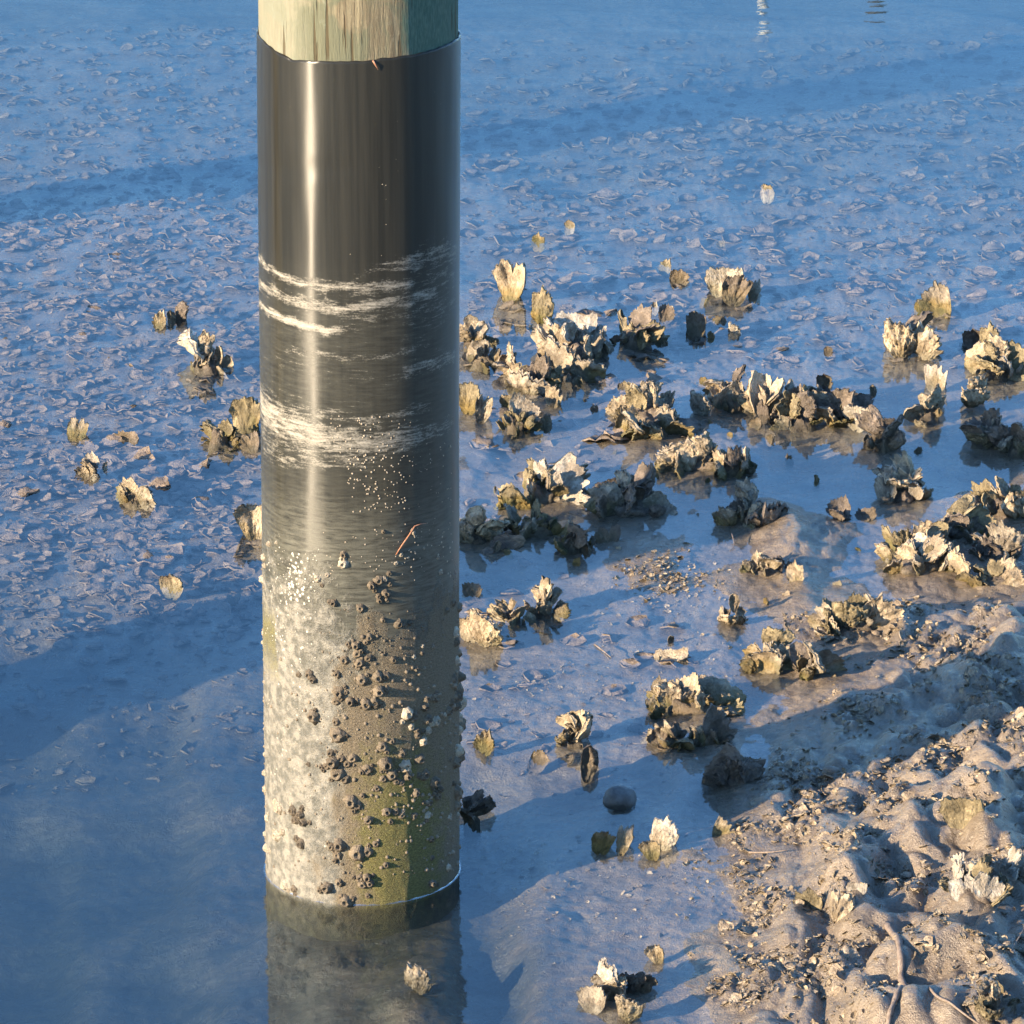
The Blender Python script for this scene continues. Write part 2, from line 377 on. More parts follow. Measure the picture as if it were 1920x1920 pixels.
# timber: slightly uneven, grooved round the grain
nzr = 260
zz = np.linspace(-0.9, 3.4, nzr)
TH, ZZ = np.meshgrid(th, zz)
rr = 0.1735 + 0.0012 * pn(TH * 3 + 9, ZZ * 0.8, None, 61) + 0.0010 * pn(np.cos(TH) * 40, np.sin(TH) * 40, ZZ * 1.5, 62)
V = np.stack([np.sin(TH) * rr + LEAN * ZZ, -np.cos(TH) * rr, ZZ], -1).reshape(-1, 3)
def mat_wood():
    m = N('treated_timber'); O = m.obj()
    g = m.mapv(O, (1, 1, 0.05)); g2 = m.mapv(O, (1, 1, 0.16)); g3 = m.mapv(O, (1, 1, 0.75))
    a = m.noise(g, 150, 6, 0.75); b = m.noise(g2, 420, 4, 0.7); c = m.noise(g3, 13, 5, 0.65, 0.8); d = m.noise(g3, 24, 5, 0.65, 0.5)
    col = m.mix(m.ramp(a, 0.34, 0.66), (0.205, 0.177, 0.112), (0.105, 0.084, 0.052))
    col = m.mix(m.math('MULTIPLY', m.ramp(b, 0.52, 0.70), 0.7), col, (0.25, 0.222, 0.145))
    col = m.mix(m.math('MULTIPLY', m.ramp(c, 0.42, 0.56), 0.85), col, (0.105, 0.112, 0.072))
    col = m.mix(m.math('MULTIPLY', m.ramp(d, 0.58, 0.70), 0.55), col, (0.195, 0.215, 0.165))
    x = m.n('SeparateXYZ', {0: O}).outputs[0]
    pale = m.math('MULTIPLY', m.ramp(m.math('ADD', x, m.math('MULTIPLY', m.math('SUBTRACT', c, 0.5), 0.15)), -0.04, -0.12), 0.65)
    col = m.mix(pale, col, (0.205, 0.205, 0.150))
    gr = m.ramp(m.math('ADD', x, m.math('MULTIPLY', m.math('SUBTRACT', c, 0.5), 0.10)), 0.075, 0.105)
    col = m.mix(m.math('MULTIPLY', gr, 0.85), col, m.mix(m.ramp(b, 0.4, 0.65), (0.045, 0.095, 0.072), (0.095, 0.155, 0.115)))
    crack = m.ramp(m.noise(m.mapv(O, (1, 1, 0.05)), 85, 3, 0.5), 0.63, 0.66)
    col = m.mix(m.math('MULTIPLY', crack, 0.8), col, (0.06, 0.042, 0.02))
    nr = m.bump(m.math('SUBTRACT', m.math('ADD', a, m.math('MULTIPLY', b, 0.5)), crack), 0.8, 0.004)
    m.bsdf(Base_Color=col, Roughness=0.85, Normal=nr, Specular_IOR_Level=0.25)
    return m.m
link('timber_post', mesh_np('timber_post', V, grid_quads(NA, nzr, True)), mat_wood(), pile)

# sleeve: tide marks and growth laid out in azimuth and height
NZ = 520
vv = np.linspace(0, 1, NZ) ** 0.96
Z2 = -0.75 + vv[:, None] * (ztop[None, :] + 0.75)
T2 = np.repeat(th[None, :], NZ, 0)
r2 = PR + 0.0011 * pn(T2 * 2.2 + 2, Z2 * 1.6, None, 71) + 0.0005 * pn(T2 * 5 + 2, Z2 * 5, None, 72)
dent = 0.0006 * sstep(0.15, -0.1, T2) * sstep(0.028, 0.0, np.abs(Z2 - (on_pile(575, 318)[1] + 0.03 * (T2 + 0.5))))
r2 = r2 - dent
grow = sstep(0.60, 0.20, Z2)
r2 = r2 + grow * (0.0014 * np.abs(pn(np.sin(T2) * 14, np.cos(T2) * 14, Z2 * 9, 73)) + 0.0009 * pn(np.sin(T2) * 60, np.cos(T2) * 60, Z2 * 40, 74))
outer = np.stack([np.sin(T2) * r2 + LEAN * Z2, -np.cos(T2) * r2, Z2], -1).reshape(-1, 3)
ri = 0.1742
lip = np.stack([np.sin(th) * ri + LEAN * ztop, -np.cos(th) * ri, ztop + 0.0], -1)
lip2 = np.stack([np.sin(th) * ri + LEAN * (ztop - 0.05), -np.cos(th) * ri, ztop - 0.05], -1)
sme = mesh_np('plastic_sleeve', np.concatenate([outer, lip, lip2]), grid_quads(NA, NZ + 2, True))

def band(pts, width, strength, fade=0.12):
    q = sorted([on_pile(x, y) + (w, s) for (x, y), w, s in zip(pts, width if isinstance(width, (list, tuple)) else [width] * len(pts), strength if isinstance(strength, (list, tuple)) else [strength] * len(pts))])
    q = np.array(q)
    zc = np.interp(T2, q[:, 0], q[:, 1]); w = np.interp(T2, q[:, 0], q[:, 2]) * 0.0022; s = np.interp(T2, q[:, 0], q[:, 3])
    s = s * sstep(q[0, 0] - fade, q[0, 0], T2) * (1 - sstep(q[-1, 0], q[-1, 0] + fade, T2))
    wob = 0.004 * pn(T2 * 7, Z2 * 3, None, 81)
    return s * np.exp(-((Z2 - zc + wob) / w) ** 2)
salt = np.zeros_like(T2)
for b in [
    ([(482, 478), (502, 503), (540, 522), (590, 535), (665, 537), (740, 535), (770, 530)], 6, 0.75),
    ([(652, 512), (715, 500), (765, 490), (815, 478), (855, 468)], [4, 8, 13, 16, 16], [0.3, 0.5, 0.6, 0.6, 0.6]),
    ([(760, 545), (800, 535), (850, 515)], 28, 0.45), ([(760, 600), (810, 590), (855, 560)], 24, 0.42), ([(600, 553), (680, 552), (750, 545)], 9, 0.42),
    ([(485, 530), (515, 546), (560, 567), (602, 576), (665, 576), (740, 566), (815, 545)], 8, 0.72),
    ([(640, 592), (700, 594), (770, 590), (830, 570)], 8, 0.48),
    ([(485, 566), (515, 588), (565, 608), (615, 621), (668, 615)], 5, [0.8, 0.9, 1.0, 1.0, 0.5]),
    ([(540, 657), (590, 662), (640, 672), (690, 670), (765, 657), (800, 648)], 5, 0.52),
    ([(762, 697), (802, 685), (852, 665)], 9, 0.62), ([(640, 700), (700, 705), (750, 705)], 12, 0.36), ([(495, 660), (540, 692), (600, 705)], 6, 0.32),
    ([(487, 740), (502, 774), (540, 797), (590, 818), (640, 831), (690, 831), (752, 823), (815, 808), (850, 795)], [20, 22, 22, 20, 18, 16, 16, 14, 12], [0.85, 0.85, 0.82, 0.8, 0.78, 0.75, 0.7, 0.55, 0.45]),
    ([(540, 762), (615, 778), (690, 790), (765, 772), (805, 760)], 8, 0.55),
    ([(495, 838), (540, 858), (615, 866), (700, 862)], [12, 14, 12, 8], 0.55), ([(490, 800), (520, 830), (580, 845)], 14, 0.55)]:
    salt = np.maximum(salt, band(*b))
zf = lambda y: on_pile(678, y)[1]
salt = np.maximum(salt, 0.30 * sstep(zf(505), zf(560), Z2) * sstep(zf(980), zf(860), Z2) * (0.6 + 0.6 * fbm(T2 * 2, Z2 * 26, 2, 88)))
film = sstep(zf(840), zf(1060), Z2) * 0.66
film = np.maximum(film, 0.20 * sstep(zf(470), zf(640), Z2))
TT = T2 + 0.10 * pn(T2 * 6, Z2 * 9, None, 91)
crust = sstep(zf(985), zf(1330), Z2 + 0.05 * T2 + 0.02 * pn(T2 * 5, Z2 * 14, None, 92)) * sstep(0.35, -0.35, TT + 0.0)
mudm = sstep(zf(1100), zf(1290), Z2 - 0.05 * (T2 - 0.3) + 0.05 * fbm(T2 * 5, Z2 * 8, 3, 97)) * sstep(-0.70, 0.22, TT + 0.30 * pn(T2 * 5, Z2 * 7, None, 94)) 
alg = sstep(zf(1240), zf(1560), Z2) * sstep(-0.35, 0.30, TT) * sstep(1.5, 0.5, TT) + 0.8 * sstep(zf(1130), zf(1230), Z2) * sstep(zf(1360), zf(1230), Z2) * sstep(-0.92, -1.02, TT)
pad = lambda a: np.concatenate([a.ravel(), a[-1], a[-1]])
for nm, a in (('slime', sstep(0.004, -0.010, Z2 + 0.004 * pn(T2 * 14, Z2 * 30, None, 99))), ('salt', salt), ('film', film), ('crust', crust), ('mud', mudm), ('algae', alg)): fattr(sme, nm, pad(a))

def mat_sleeve():
    m = N('black_sleeve'); O = m.obj()
    sx = m.n('SeparateXYZ', {0: O})
    az = m.math('ARCTAN2', sx.outputs[0], m.math('MULTIPLY', sx.outputs[1], -1.0))
    AZ = m.n('CombineXYZ', {0: m.math('MULTIPLY', az, 0.18), 1: sx.outputs[2], 2: 0.0}).outputs[0]
    streak = m.noise(m.mapv(AZ, (0.35, 2.4, 1)), 70, 6, 0.68, 0.5)
    fine = m.noise(m.mapv(AZ, (0.8, 1.4, 1)), 260, 4, 0.7)
    speck = m.noise(AZ, 420, 3, 0.7); blot = m.noise(AZ, 15, 6, 0.68, 0.8); mid = m.noise(AZ, 55, 5, 0.68)
    vert = m.noise(m.mapv(AZ, (2.0, 0.05, 1)), 40, 4, 0.6)
    col = m.mix(m.ramp(vert, 0.35, 0.65), (0.016, 0.015, 0.011), (0.024, 0.022, 0.016))
    film = m.math('MULTIPLY', m.attr('film'), m.ramp(m.math('ADD', m.math('MULTIPLY', streak, 0.75), m.math('MULTIPLY', speck, 0.25)), 0.26, 0.72), True)
    col = m.mix(film, col, (0.150, 0.146, 0.112))
    sal = m.attr('salt')
    sm = m.math('ADD', m.math('MULTIPLY', streak, 0.5), m.math('ADD', m.math('MULTIPLY', fine, 0.3), m.math('MULTIPLY', mid, 0.2)))
    th_ = m.math('SUBTRACT', 0.645, m.math('MULTIPLY', sal, 0.30))
    sfac = m.n('MapRange', {'Value': sm, 'From Min': th_, 'From Max': m.math('ADD', th_, 0.19)}).outputs[0]
    sfac = m.math('MULTIPLY', sfac, m.ramp(sal, 0.02, 0.2))
    sfac = m.math('MULTIPLY', sfac, 0.9, True)
    col = m.mix(sfac, col, (0.35, 0.32, 0.26))
    cr = m.attr('crust')
    cf = m.math('MULTIPLY', m.ramp(m.math('ADD', m.math('MULTIPLY', blot, 0.6), m.math('ADD', m.math('MULTIPLY', mid, 0.4), m.math('MULTIPLY', cr, 0.34))), 0.58, 0.82), m.ramp(cr, 0.02, 0.35))
    ccol = m.mix(m.ramp(m.math('ADD', m.math('MULTIPLY', mid, 0.62), m.math('MULTIPLY', blot, 0.38)), 0.42, 0.60), (0.125, 0.122, 0.102), (0.275, 0.256, 0.21))
    ccol = m.mix(m.math('MULTIPLY', m.ramp(speck, 0.60, 0.70), 0.8), ccol, (0.40, 0.375, 0.31))
    ccol = m.mix(m.math('MULTIPLY', m.ramp(fine, 0.42, 0.32), 0.4), ccol, (0.12, 0.10, 0.075))
    col = m.mix(cf, col, ccol)
    mu = m.attr('mud')
    mf = m.ramp(m.math('ADD', m.math('MULTIPLY', blot, 0.75), m.math('ADD', m.math('MULTIPLY', fine, 0.25), m.math('MULTIPLY', mu, 0.62))), 0.68, 0.98)
    mcol = m.mix(m.ramp(fine, 0.35, 0.65), (0.105, 0.084, 0.054), (0.185, 0.150, 0.100))
    col = m.mix(mf, col, mcol)
    al = m.attr('algae')
    af = m.math('MULTIPLY', m.ramp(m.math('ADD', m.math('MULTIPLY', mid, 0.45), m.math('ADD', m.math('MULTIPLY', blot, 0.5), m.math('MULTIPLY', al, 0.42))), 0.56, 0.90), 0.88)
    col = m.mix(af, col, m.mix(m.ramp(fine, 0.4, 0.65), (0.095, 0.084, 0.024), (0.185, 0.170, 0.048)))
    col = m.mix(m.math('MULTIPLY', m.attr('slime'), 0.92), col, m.mix(m.ramp(mid, 0.4, 0.65), (0.022, 0.020, 0.012), (0.055, 0.050, 0.026)))
    cover = m.math('MAXIMUM', m.math('MAXIMUM', cf, mf), m.math('MAXIMUM', m.math('MULTIPLY', film, 0.75), m.math('MAXIMUM', m.math('MULTIPLY', sfac, 0.9), af)))
    rough = m.n('MapRange', {'Value': cover, 'To Min': 0.30, 'To Max': 0.82}).outputs[0]
    scr = m.noise(m.n('Mapping', {'Vector': AZ, 'Rotation': (0, 0, 0.7), 'Scale': (0.6, 12.0, 1)}).outputs[0], 90, 2, 0.5)
    hh = m.math('ADD', m.math('MULTIPLY', m.math('MAXIMUM', cf, mf), m.math('ADD', m.math('MULTIPLY', fine, 0.8), m.math('MULTIPLY', speck, 0.5))), m.math('MULTIPLY', sfac, 0.05))
    nr = m.bump(m.math('ADD', hh, m.math('MULTIPLY', scr, 0.012)), 0.9, 0.006)
    b = m.bsdf(Base_Color=col, Roughness=rough, Normal=nr, Specular_IOR_Level=0.30, Anisotropic=m.math('MULTIPLY', 0.97, m.math('SUBTRACT', 1.0, m.math('MULTIPLY', cover, 0.9))), Anisotropic_Rotation=0.25, Tangent=m.n('Tangent', direction_type='RADIAL', axis='Z').outputs[0])
    return m.m
link('plastic_sleeve', sme, mat_sleeve(), pile)

# barnacles
def barnacle_mesh(seed, hgt=0.75, ribs=7):
    r = random.Random(seed); n = 14
    prof = [(1.0, -0.12), (0.97, 0.10), (0.80, 0.45), (0.58, 0.82), (0.46, 1.0), (0.34, 0.93), (0.24, 0.60), (0.10, 0.50)]
    ph = [r.uniform(-0.12, 0.12) for _ in range(n)]; p0 = r.uniform(0, 6)
    V = []
    for k, (rad, z) in enumerate(prof):
        for j in range(n):
            a = 2 * math.pi * j / n
            q = rad * (1 + (0.13 * math.cos(ribs * a + p0) + ph[j]) * (1 if k < 5 else 0.5))
            V.append((q * math.cos(a) * (1 + 0.12 * math.sin(seed)), q * math.sin(a), z * hgt * (1 + 0.10 * math.sin(2 * a + p0) * (k > 2))))
    Q = grid_quads(n, len(prof), True)
    V.append((0, 0, 0.5 * hgt)); T = [((len(prof) - 1) * n + j, (len(prof) - 1) * n + (j + 1) % n, len(V) - 1) for j in range(n)]
    return mesh_np('barnacle', np.array(V), Q, T)
BARN_MAT = mat_shell('barnacle_plates', (0.19, 0.152, 0.105), (0.095, 0.076, 0.053), 0.0, 0.009)
BARN_PALE = mat_shell('barnacle_pale', (0.44, 0.385, 0.29), (0.28, 0.23, 0.165), 0.0, 0.009)
BM = []
for k in range(5):
    me = barnacle_mesh(k + 1, (0.75, 0.95, 0.65, 1.15, 0.85)[k], 6 + k % 3); me.materials.append(BARN_MAT); BM.append(me)
BMP = []
for k in range(3):
    me = barnacle_mesh(k + 11, (0.6, 0.8, 0.9)[k], 6); me.materials.append(BARN_PALE); BMP.append(me)
Z3 = [(818,722,55),(815,790,75),(1115,547,35),(1248,720,40),(1210,785,40),(620,900,70),(697,873,40),(655,950,45),(1025,950,65),(1080,915,65),(1125,905,50),(1165,940,45),(1050,985,50),(1080,1030,55),(1135,1010,60),(1085,1065,50),(1140,1060,40),(745,1080,60),(715,1075,40),(945,1120,65),(1160,860,50),(1228,1240,60),(1112,1210,40),(1318,1235,40),(1010,1340,60),(985,1375,50),(910,1400,80),(950,1440,45),(920,1460,60),(850,1390,40),(825,1510,85),(935,1530,70),(1000,1495,55),(1190,1510,60),(1345,1490,45),(1405,1460,45),(1410,1405,35),(1365,1580,50),(565,1620,85),(770,1615,65),(480,1620,50),(955,1660,95),(1075,1640,90),(1080,1740,95),(780,1750,85),(760,1820,60),(830,1710,40),(870,1820,70),(980,1830,80),(1050,1830,70),(1440,1800,45),(1420,1865,60),(1510,1760,60),(1640,1080,60),(1670,1130,60),(1590,1140,50),(1655,1300,80),(1690,1450,70),(1640,1650,70),(1680,1640,60),(1690,1760,70),(1660,1850,80),(205,695,50),(205,750,40),(210,900,55),(205,1300,40),(205,1390,40),(210,1450,40),(215,1640,40),(258,640,42),(312,630,32),(1345,560,30),(1420,670,30),(1525,740,30),(1545,850,45)]
Z4 = [(445,190,70),(570,220,40),(580,295,80),(540,395,50),(415,460,30),(555,445,75),(520,470,50),(490,475,40),(580,515,80),(545,545,35),(665,425,45),(635,455,40),(745,490,65),(715,500,40),(800,595,45),(720,635,35),(655,670,70),(690,690,60),(750,770,60),(835,540,50),(850,455,80),(830,360,60),(885,330,35),(885,520,60),(910,555,50),(960,470,70),(970,525,50),(940,400,45),(970,175,70),(945,220,40),(995,250,40),(1090,270,50),(1030,295,50),(1060,330,55),(1085,205,60),(1080,90,45),(1070,140,45),(1130,80,50),(1130,215,60),(1040,430,60),(1070,520,55),(1125,560,60),(1150,600,55),(1020,620,50),(1095,675,55),(1140,640,40),(1010,750,40),(1085,745,50),(855,725,60),(905,725,45),(940,745,50),(875,780,40),(250,705,65),(330,720,70),(375,740,60),(345,770,55),(390,785,55),(240,860,60),(270,840,40),(375,905,65),(545,925,50),(590,915,65),(580,970,60),(565,1000,35),(605,1020,20),(690,960,95),(795,905,45),(755,915,30),(850,1025,45),(705,1100,60),(745,1095,55),(760,1125,50),(720,1135,50),(520,1150,70),(590,1125,45),(625,1230,60),(660,1215,45),(750,1200,30),(285,1140,60),(335,1160,50),(1110,1130,50),(1105,880,40),(1110,985,35),(1200,1040,45),(1245,690,70),(1260,600,70),(1265,560,60),(1240,450,60),(1265,400,60),(1280,340,70),(1250,300,50),(1280,250,70),(1285,210,60),(1260,130,70),(1255,60,70),(1240,20,60),(1220,110,50),(1200,160,50),(1205,760,40),(165,420,40),(165,490,35),(170,580,40),(165,720,50),(175,860,40),(175,920,60),(740,120,75),(790,125,60),(590,60,60)]
spots = [(x / 4 + 440, y / 4 + 860, d / 4, False) for x, y, d in Z3] + [(x / 3 + 440, y / 3 + 1280, d / 3, False) for x, y, d in Z4]
rb = random.Random(5)
for x, y, d, _ in list(spots):
    if d > 15 and rb.random() < 0.85:
        an = rb.uniform(0, 6.28)
        spots.append((x + math.cos(an) * d * 0.62, y + math.sin(an) * d * 0.55, d * rb.uniform(0.35, 0.75), False))
def frame_on_pile(th_, z, spin):
    n = Vector((math.sin(th_), -math.cos(th_), 0)); t = Vector((math.cos(th_), math.sin(th_), 0)); u = Vector((0, 0, 1))
    M = Matrix((t, u, n)).transposed().to_4x4() @ Matrix.Rotation(spin, 4, 'Z')
    M.translation = Vector((n.x * (PR - 0.0006) + LEAN * z, n.y * (PR - 0.0006), z))
    return M
for x, y, d, _ in spots:
    a, z = on_pile(x, y)
    if abs(a) > 1.35: a = math.copysign(rb.uniform(1.30, 1.70), a); d *= 1.25 if a > 0 else 1.0
    rad = d * 0.5 * 0.00096 * rb.uniform(0.95, 1.28)
    pale = (a < -0.75) or (y < 1090 and rb.random() < 0.6) or (x > 745 and rb.random() < 0.35)
    o = link('barnacle', rb.choice(BMP if pale else BM), None, pile)
    o.matrix_local = frame_on_pile(a, z, rb.uniform(0, 6.3)) @ Matrix.Scale(rad, 4)
# small growth too small to pick apart: spat, scars, tiny cones
def stuff_discs(name, items, mat, n=7, dome=0.5):
    V, T = [], []
    for a, z, r, h in items:
        F = frame_on_pile(a, z, rb.uniform(0, 6))
        b = len(V); V.append(F @ Vector((0, 0, r * h + 0.0006)))
        for ring, (q, k) in enumerate(((0.75, 0.75), (1.0, 0.0))):
            for j in range(n):
                an = 2 * math.pi * j / n; w = r * q * rb.uniform(0.8, 1.15)
                V.append(F @ Vector((w * math.cos(an), w * math.sin(an), r * h * k + 0.0002)))
        for j in range(n):
            j2 = (j + 1) % n
            T.append((b, b + 1 + j, b + 1 + j2))
            T += [(b + 1 + j, b + 1 + n + j, b + 1 + n + j2), (b + 1 + j, b + 1 + n + j2, b + 1 + j2)]
    me = mesh_np(name, np.array([tuple(v) for v in V]), None, T)
    o = link(name, me, mat, pile); o['kind'] = 'stuff'; return o
items = []
def sprinkle(n, x0, x1, y0, y1, r0, r1, h, fall=None):
    for _ in range(n):
        x = rb.uniform(x0, x1); y = rb.uniform(y0, y1)
        if fall and rb.random() > fall(x, y): continue
        a, z = on_pile(x, y); items.append((a, z, rb.uniform(r0, r1), h))
sprinkle(70, 620, 770, 780, 870, 0.0012, 0.0021, 0.8); sprinkle(110, 650, 765, 850, 960, 0.0012, 0.0022, 0.8); sprinkle(70, 765, 850, 830, 1010, 0.0010, 0.0018, 0.6)
sprinkle(60, 600, 780, 980, 1090, 0.0011, 0.0020, 0.7); sprinkle(40, 760, 850, 980, 1080, 0.0012, 0.0026, 0.4); sprinkle(25, 640, 830, 120, 480, 0.0005, 0.0012, 0.3)
stuff_discs('barnacle_spat', items, BARN_PALE)
items = []
sprinkle(170, 525, 605, 1035, 1145, 0.0012, 0.0035, 0.12, lambda x, y: math.exp(-((x - 552) / 30) ** 2 - ((y - 1085) / 40) ** 2) * 1.5)
sprinkle(110, 500, 660, 1030, 1250, 0.0008, 0.0028, 0.12); sprinkle(80, 500, 640, 1250, 1640, 0.0008, 0.0024, 0.2); sprinkle(30, 498, 530, 1000, 1200, 0.001, 0.003, 0.2)
WHITE_SCAR = mat_simple('barnacle_scar', (0.46, 0.43, 0.36), (0.33, 0.30, 0.245), 60, 0.85, spec=0.1)
stuff_discs('barnacle_scars', items, WHITE_SCAR)
items = []
sprinkle(300, 600, 858, 1140, 1660, 0.0010, 0.0026, 0.9); sprinkle(220, 640, 858, 1180, 1650, 0.0008, 0.0016, 1.0); sprinkle(170, 640, 858, 1180, 1640, 0.0022, 0.0048, 0.95); sprinkle(40, 500, 640, 1200, 1660, 0.002, 0.004, 0.9)
for _ in range(260): items.append((rb.uniform(1.2, 4.6), rb.uniform(0.02, 0.52), rb.uniform(0.002, 0.007), 0.9))
for _ in range(60): items.append((rb.uniform(-1.62, -1.35), rb.uniform(0.0, 0.6), rb.uniform(0.001, 0.0035), 0.8))
stuff_discs('small_barnacles', items, BARN_MAT)

# thin rim of water climbing the sleeve
men_m = N('water_rim')
men_m.t.links.new(men_m.n('MixShader', {0: 0.20, 1: men_m.n('BsdfTransparent').outputs[0], 2: men_m.n('BsdfGlossy', {'Color': (1, 1, 1, 1), 'Roughness': 0.08}).outputs[0]}).outputs[0], men_m.out.inputs[0])
mt = np.linspace(-math.pi, math.pi, 180, endpoint=False)
prof = [(0.0000, 0.0028), (0.0006, 0.0014), (0.0014, 0.0006), (0.0030, 0.0002)]
mv = np.concatenate([np.stack([PB[0] + np.sin(mt) * (PR + 0.0008 + a), PB[1] - np.cos(mt) * (PR + 0.0008 + a), b * (0.8 + 0.9 * pn(mt * 9, mt * 0 + 1.5))], -1) for a, b in prof])
o = link('water_rim', mesh_np('water_rim', mv, grid_quads(180, 4, True)), men_m.m, water)

# ------------------------------------------------------------------ oyster shells
def oyster_mesh(seed, w=0.8, ribs=7, rib=0.035, cup=0.16, frill=0.12, lam=5, thick=0.06, bend=0.0, twist=0.0, NR=21, NT=53, rough=0.05, chip=0.12, blunt=1.0):
    """one valve of unit length: hinge at the origin, growing along +Z, hollow side towards -Y"""
    r = np.random.default_rng(seed)
    A = R(82)
    t = np.linspace(-A, A, NT)
    hw = w / 2
    Rt = hw * hw * np.cos(t) / (hw * hw * np.cos(t) ** 2 + 0.25 * np.sin(t) ** 2)
    Rt = Rt * (1 + 0.13 * pn(t * 1.2 + seed, t * 0 + 0.5, None, seed) + 0.12 * pn(t * 3 + seed, t * 0 + 2.5, None, seed + 1))
    tn = t * ribs / A * math.pi / 2 + r.uniform(0, 6.28) + 1.3 * pn(t * 2.1, t * 0 + 7.5, None, seed + 3)
    amp = 0.35 + 0.9 * np.abs(pn(t * 2.7 + 5, t * 0 + seed * 0.37, None, seed + 4)) * 1.6      # each rib its own strength
    crest = 0.5 + 0.5 * np.cos(tn * 2)
    Rt = Rt * (1 + frill * crest ** 1.6 * amp * r.uniform(0.35, 1.0, NT) - frill * 0.3 + frill * 0.45 * r.uniform(-1, 1, NT))
    cut = 0.84 + 0.10 * pn(t * 2.3 + seed, t * 0 + 4.5, None, seed + 14) + 0.05 * r.uniform(-1, 1, NT) * (0.4 + amp)
    Rt = np.minimum(Rt, (0.86 * blunt * cut + (1 - blunt) * 3) / np.maximum(0.25, np.cos(t)) ** 0.45)
    Rt = Rt * (1 - chip * sstep(0.25, 0.55, pn(t * 4.3 + 2, t * 0 + seed * 0.71, None, seed + 6)) * r.uniform(0.6, 1, NT))   # broken bites
    rr = np.linspace(0.06, 1.0, NR) ** 0.85
    RR, TT = np.meshgrid(rr, t, indexing='ij')
    jr = 1 + 0.02 * r.uniform(-1, 1, RR.shape) * RR
    X = RR * jr * Rt[None, :] * np.sin(TT); Zc = RR * jr * Rt[None, :] * np.cos(TT)
    bowl = cup * (1 - ((X / hw) ** 2 * 0.8 + ((Zc - 0.5) / 0.5) ** 2 * 0.9))
    lamph = RR * lam + 0.8 * pn(TT * 2.2, RR * 3, None, seed + 5) + 0.25 * pn(TT * 9, RR * 4, None, seed + 11)
    saw = (lamph - np.floor(lamph)) ** 1.5
    flare = 0.25 + 0.75 * sstep(-0.2, 0.4, pn(TT * 3.3, np.floor(lamph) * 3.1, None, seed + 12))
    ribz = rib * (np.cos(tn * 2) * amp)[None, :] * RR ** 1.3
    nz = rough * (pn(X * 4 + seed, Zc * 4, None, seed + 7) + 0.6 * pn(X * 10, Zc * 10 + seed, None, seed + 8) + 0.4 * pn(X * 24, Zc * 24 + seed, None, seed + 10)) + 0.008 * r.uniform(-1, 1, RR.shape)
    wave = bend * (Zc ** 2) + twist * X * Zc + 0.10 * pn(X * 1.6 + seed, Zc * 1.6, None, seed + 9)
    Yi = bowl + ribz * 0.8 + nz * 0.6 + wave
    th = thick * (1.0 - 0.66 * RR) + 0.010
    Yo = bowl + ribz * 1.2 + nz * 1.1 + wave + th + saw * flare * 0.065 * (0.35 + RR)
    inner = np.stack([X, Yi, Zc], -1); outer_ = np.stack([X * 0.985, Yo, Zc * 0.985], -1)
    n1 = NR * NT
    V = np.concatenate([inner.reshape(-1, 3), outer_.reshape(-1, 3)])
    q = grid_quads(NT, NR)
    Q = [q[:, ::-1], q + n1]
    rim = (NR - 1) * NT + np.arange(NT)
    Q.append(np.stack([rim[:-1], rim[1:], rim[1:] + n1, rim[:-1] + n1], -1))
    Q.append(np.stack([np.arange(NT)[1:], np.arange(NT)[:-1], np.arange(NT)[:-1] + n1, np.arange(NT)[1:] + n1], -1))
    for c, s in ((0, 1), (NT - 1, -1)):
        col = np.arange(NR) * NT + c
        a = np.stack([col[1:], col[:-1], col[:-1] + n1, col[1:] + n1], -1)
        Q.append(a if s > 0 else a[:, ::-1])
    V = V / V[:, 2].max()
    return V, np.concatenate(Q)

VAR = []
_r = random.Random(3)
for k in range(18):
    spec = dict(w=_r.uniform(0.74, 1.10), ribs=_r.choice([3, 4, 5, 6, 7]), rib=_r.uniform(0.012, 0.040), cup=_r.uniform(0.04, 0.22), frill=_r.uniform(0.04, 0.13),
                lam=_r.choice([3, 4, 5, 6]), thick=_r.uniform(0.08, 0.17), bend=_r.uniform(-0.4, 0.4), twist=_r.uniform(-0.4, 0.4), rough=_r.uniform(0.035, 0.07), chip=_r.uniform(0.0, 0.3))
    if k % 6 == 5: spec.update(w=0.50, frill=0.10)                        # narrow ones
    if k in (4, 10, 16): spec.update(w=1.02, ribs=8, rib=0.025, frill=0.13, chip=0.15, blunt=0.0) # wide fans
    VAR.append(oyster_mesh(100 + k * 7, **spec))
SHELLS = {}
def shell_me(k, m):
    key = (k % len(VAR), m)
    if key not in SHELLS:
        me = mesh_np('oyster_shell', *VAR[key[0]]); me.materials.append(MATS[m]); SHELLS[key] = me
    return SHELLS[key]
FANS, NARROW = [4, 10, 16], [5, 11, 17]

def shell_matrix(pos, size, yaw, lean_x, lean_y, width=1.0):
    """yaw turns the hollow side (0 = hollow towards the camera); lean_x tips right, lean_y tips away from the camera"""
    M = Matrix.Rotation(lean_x, 4, 'Y') @ Matrix.Rotation(-lean_y, 4, 'X') @ Matrix.Rotation(yaw, 4, 'Z') @ Matrix.Diagonal((size * width, size, size, 1))
    M.translation = Vector(pos)
    return M

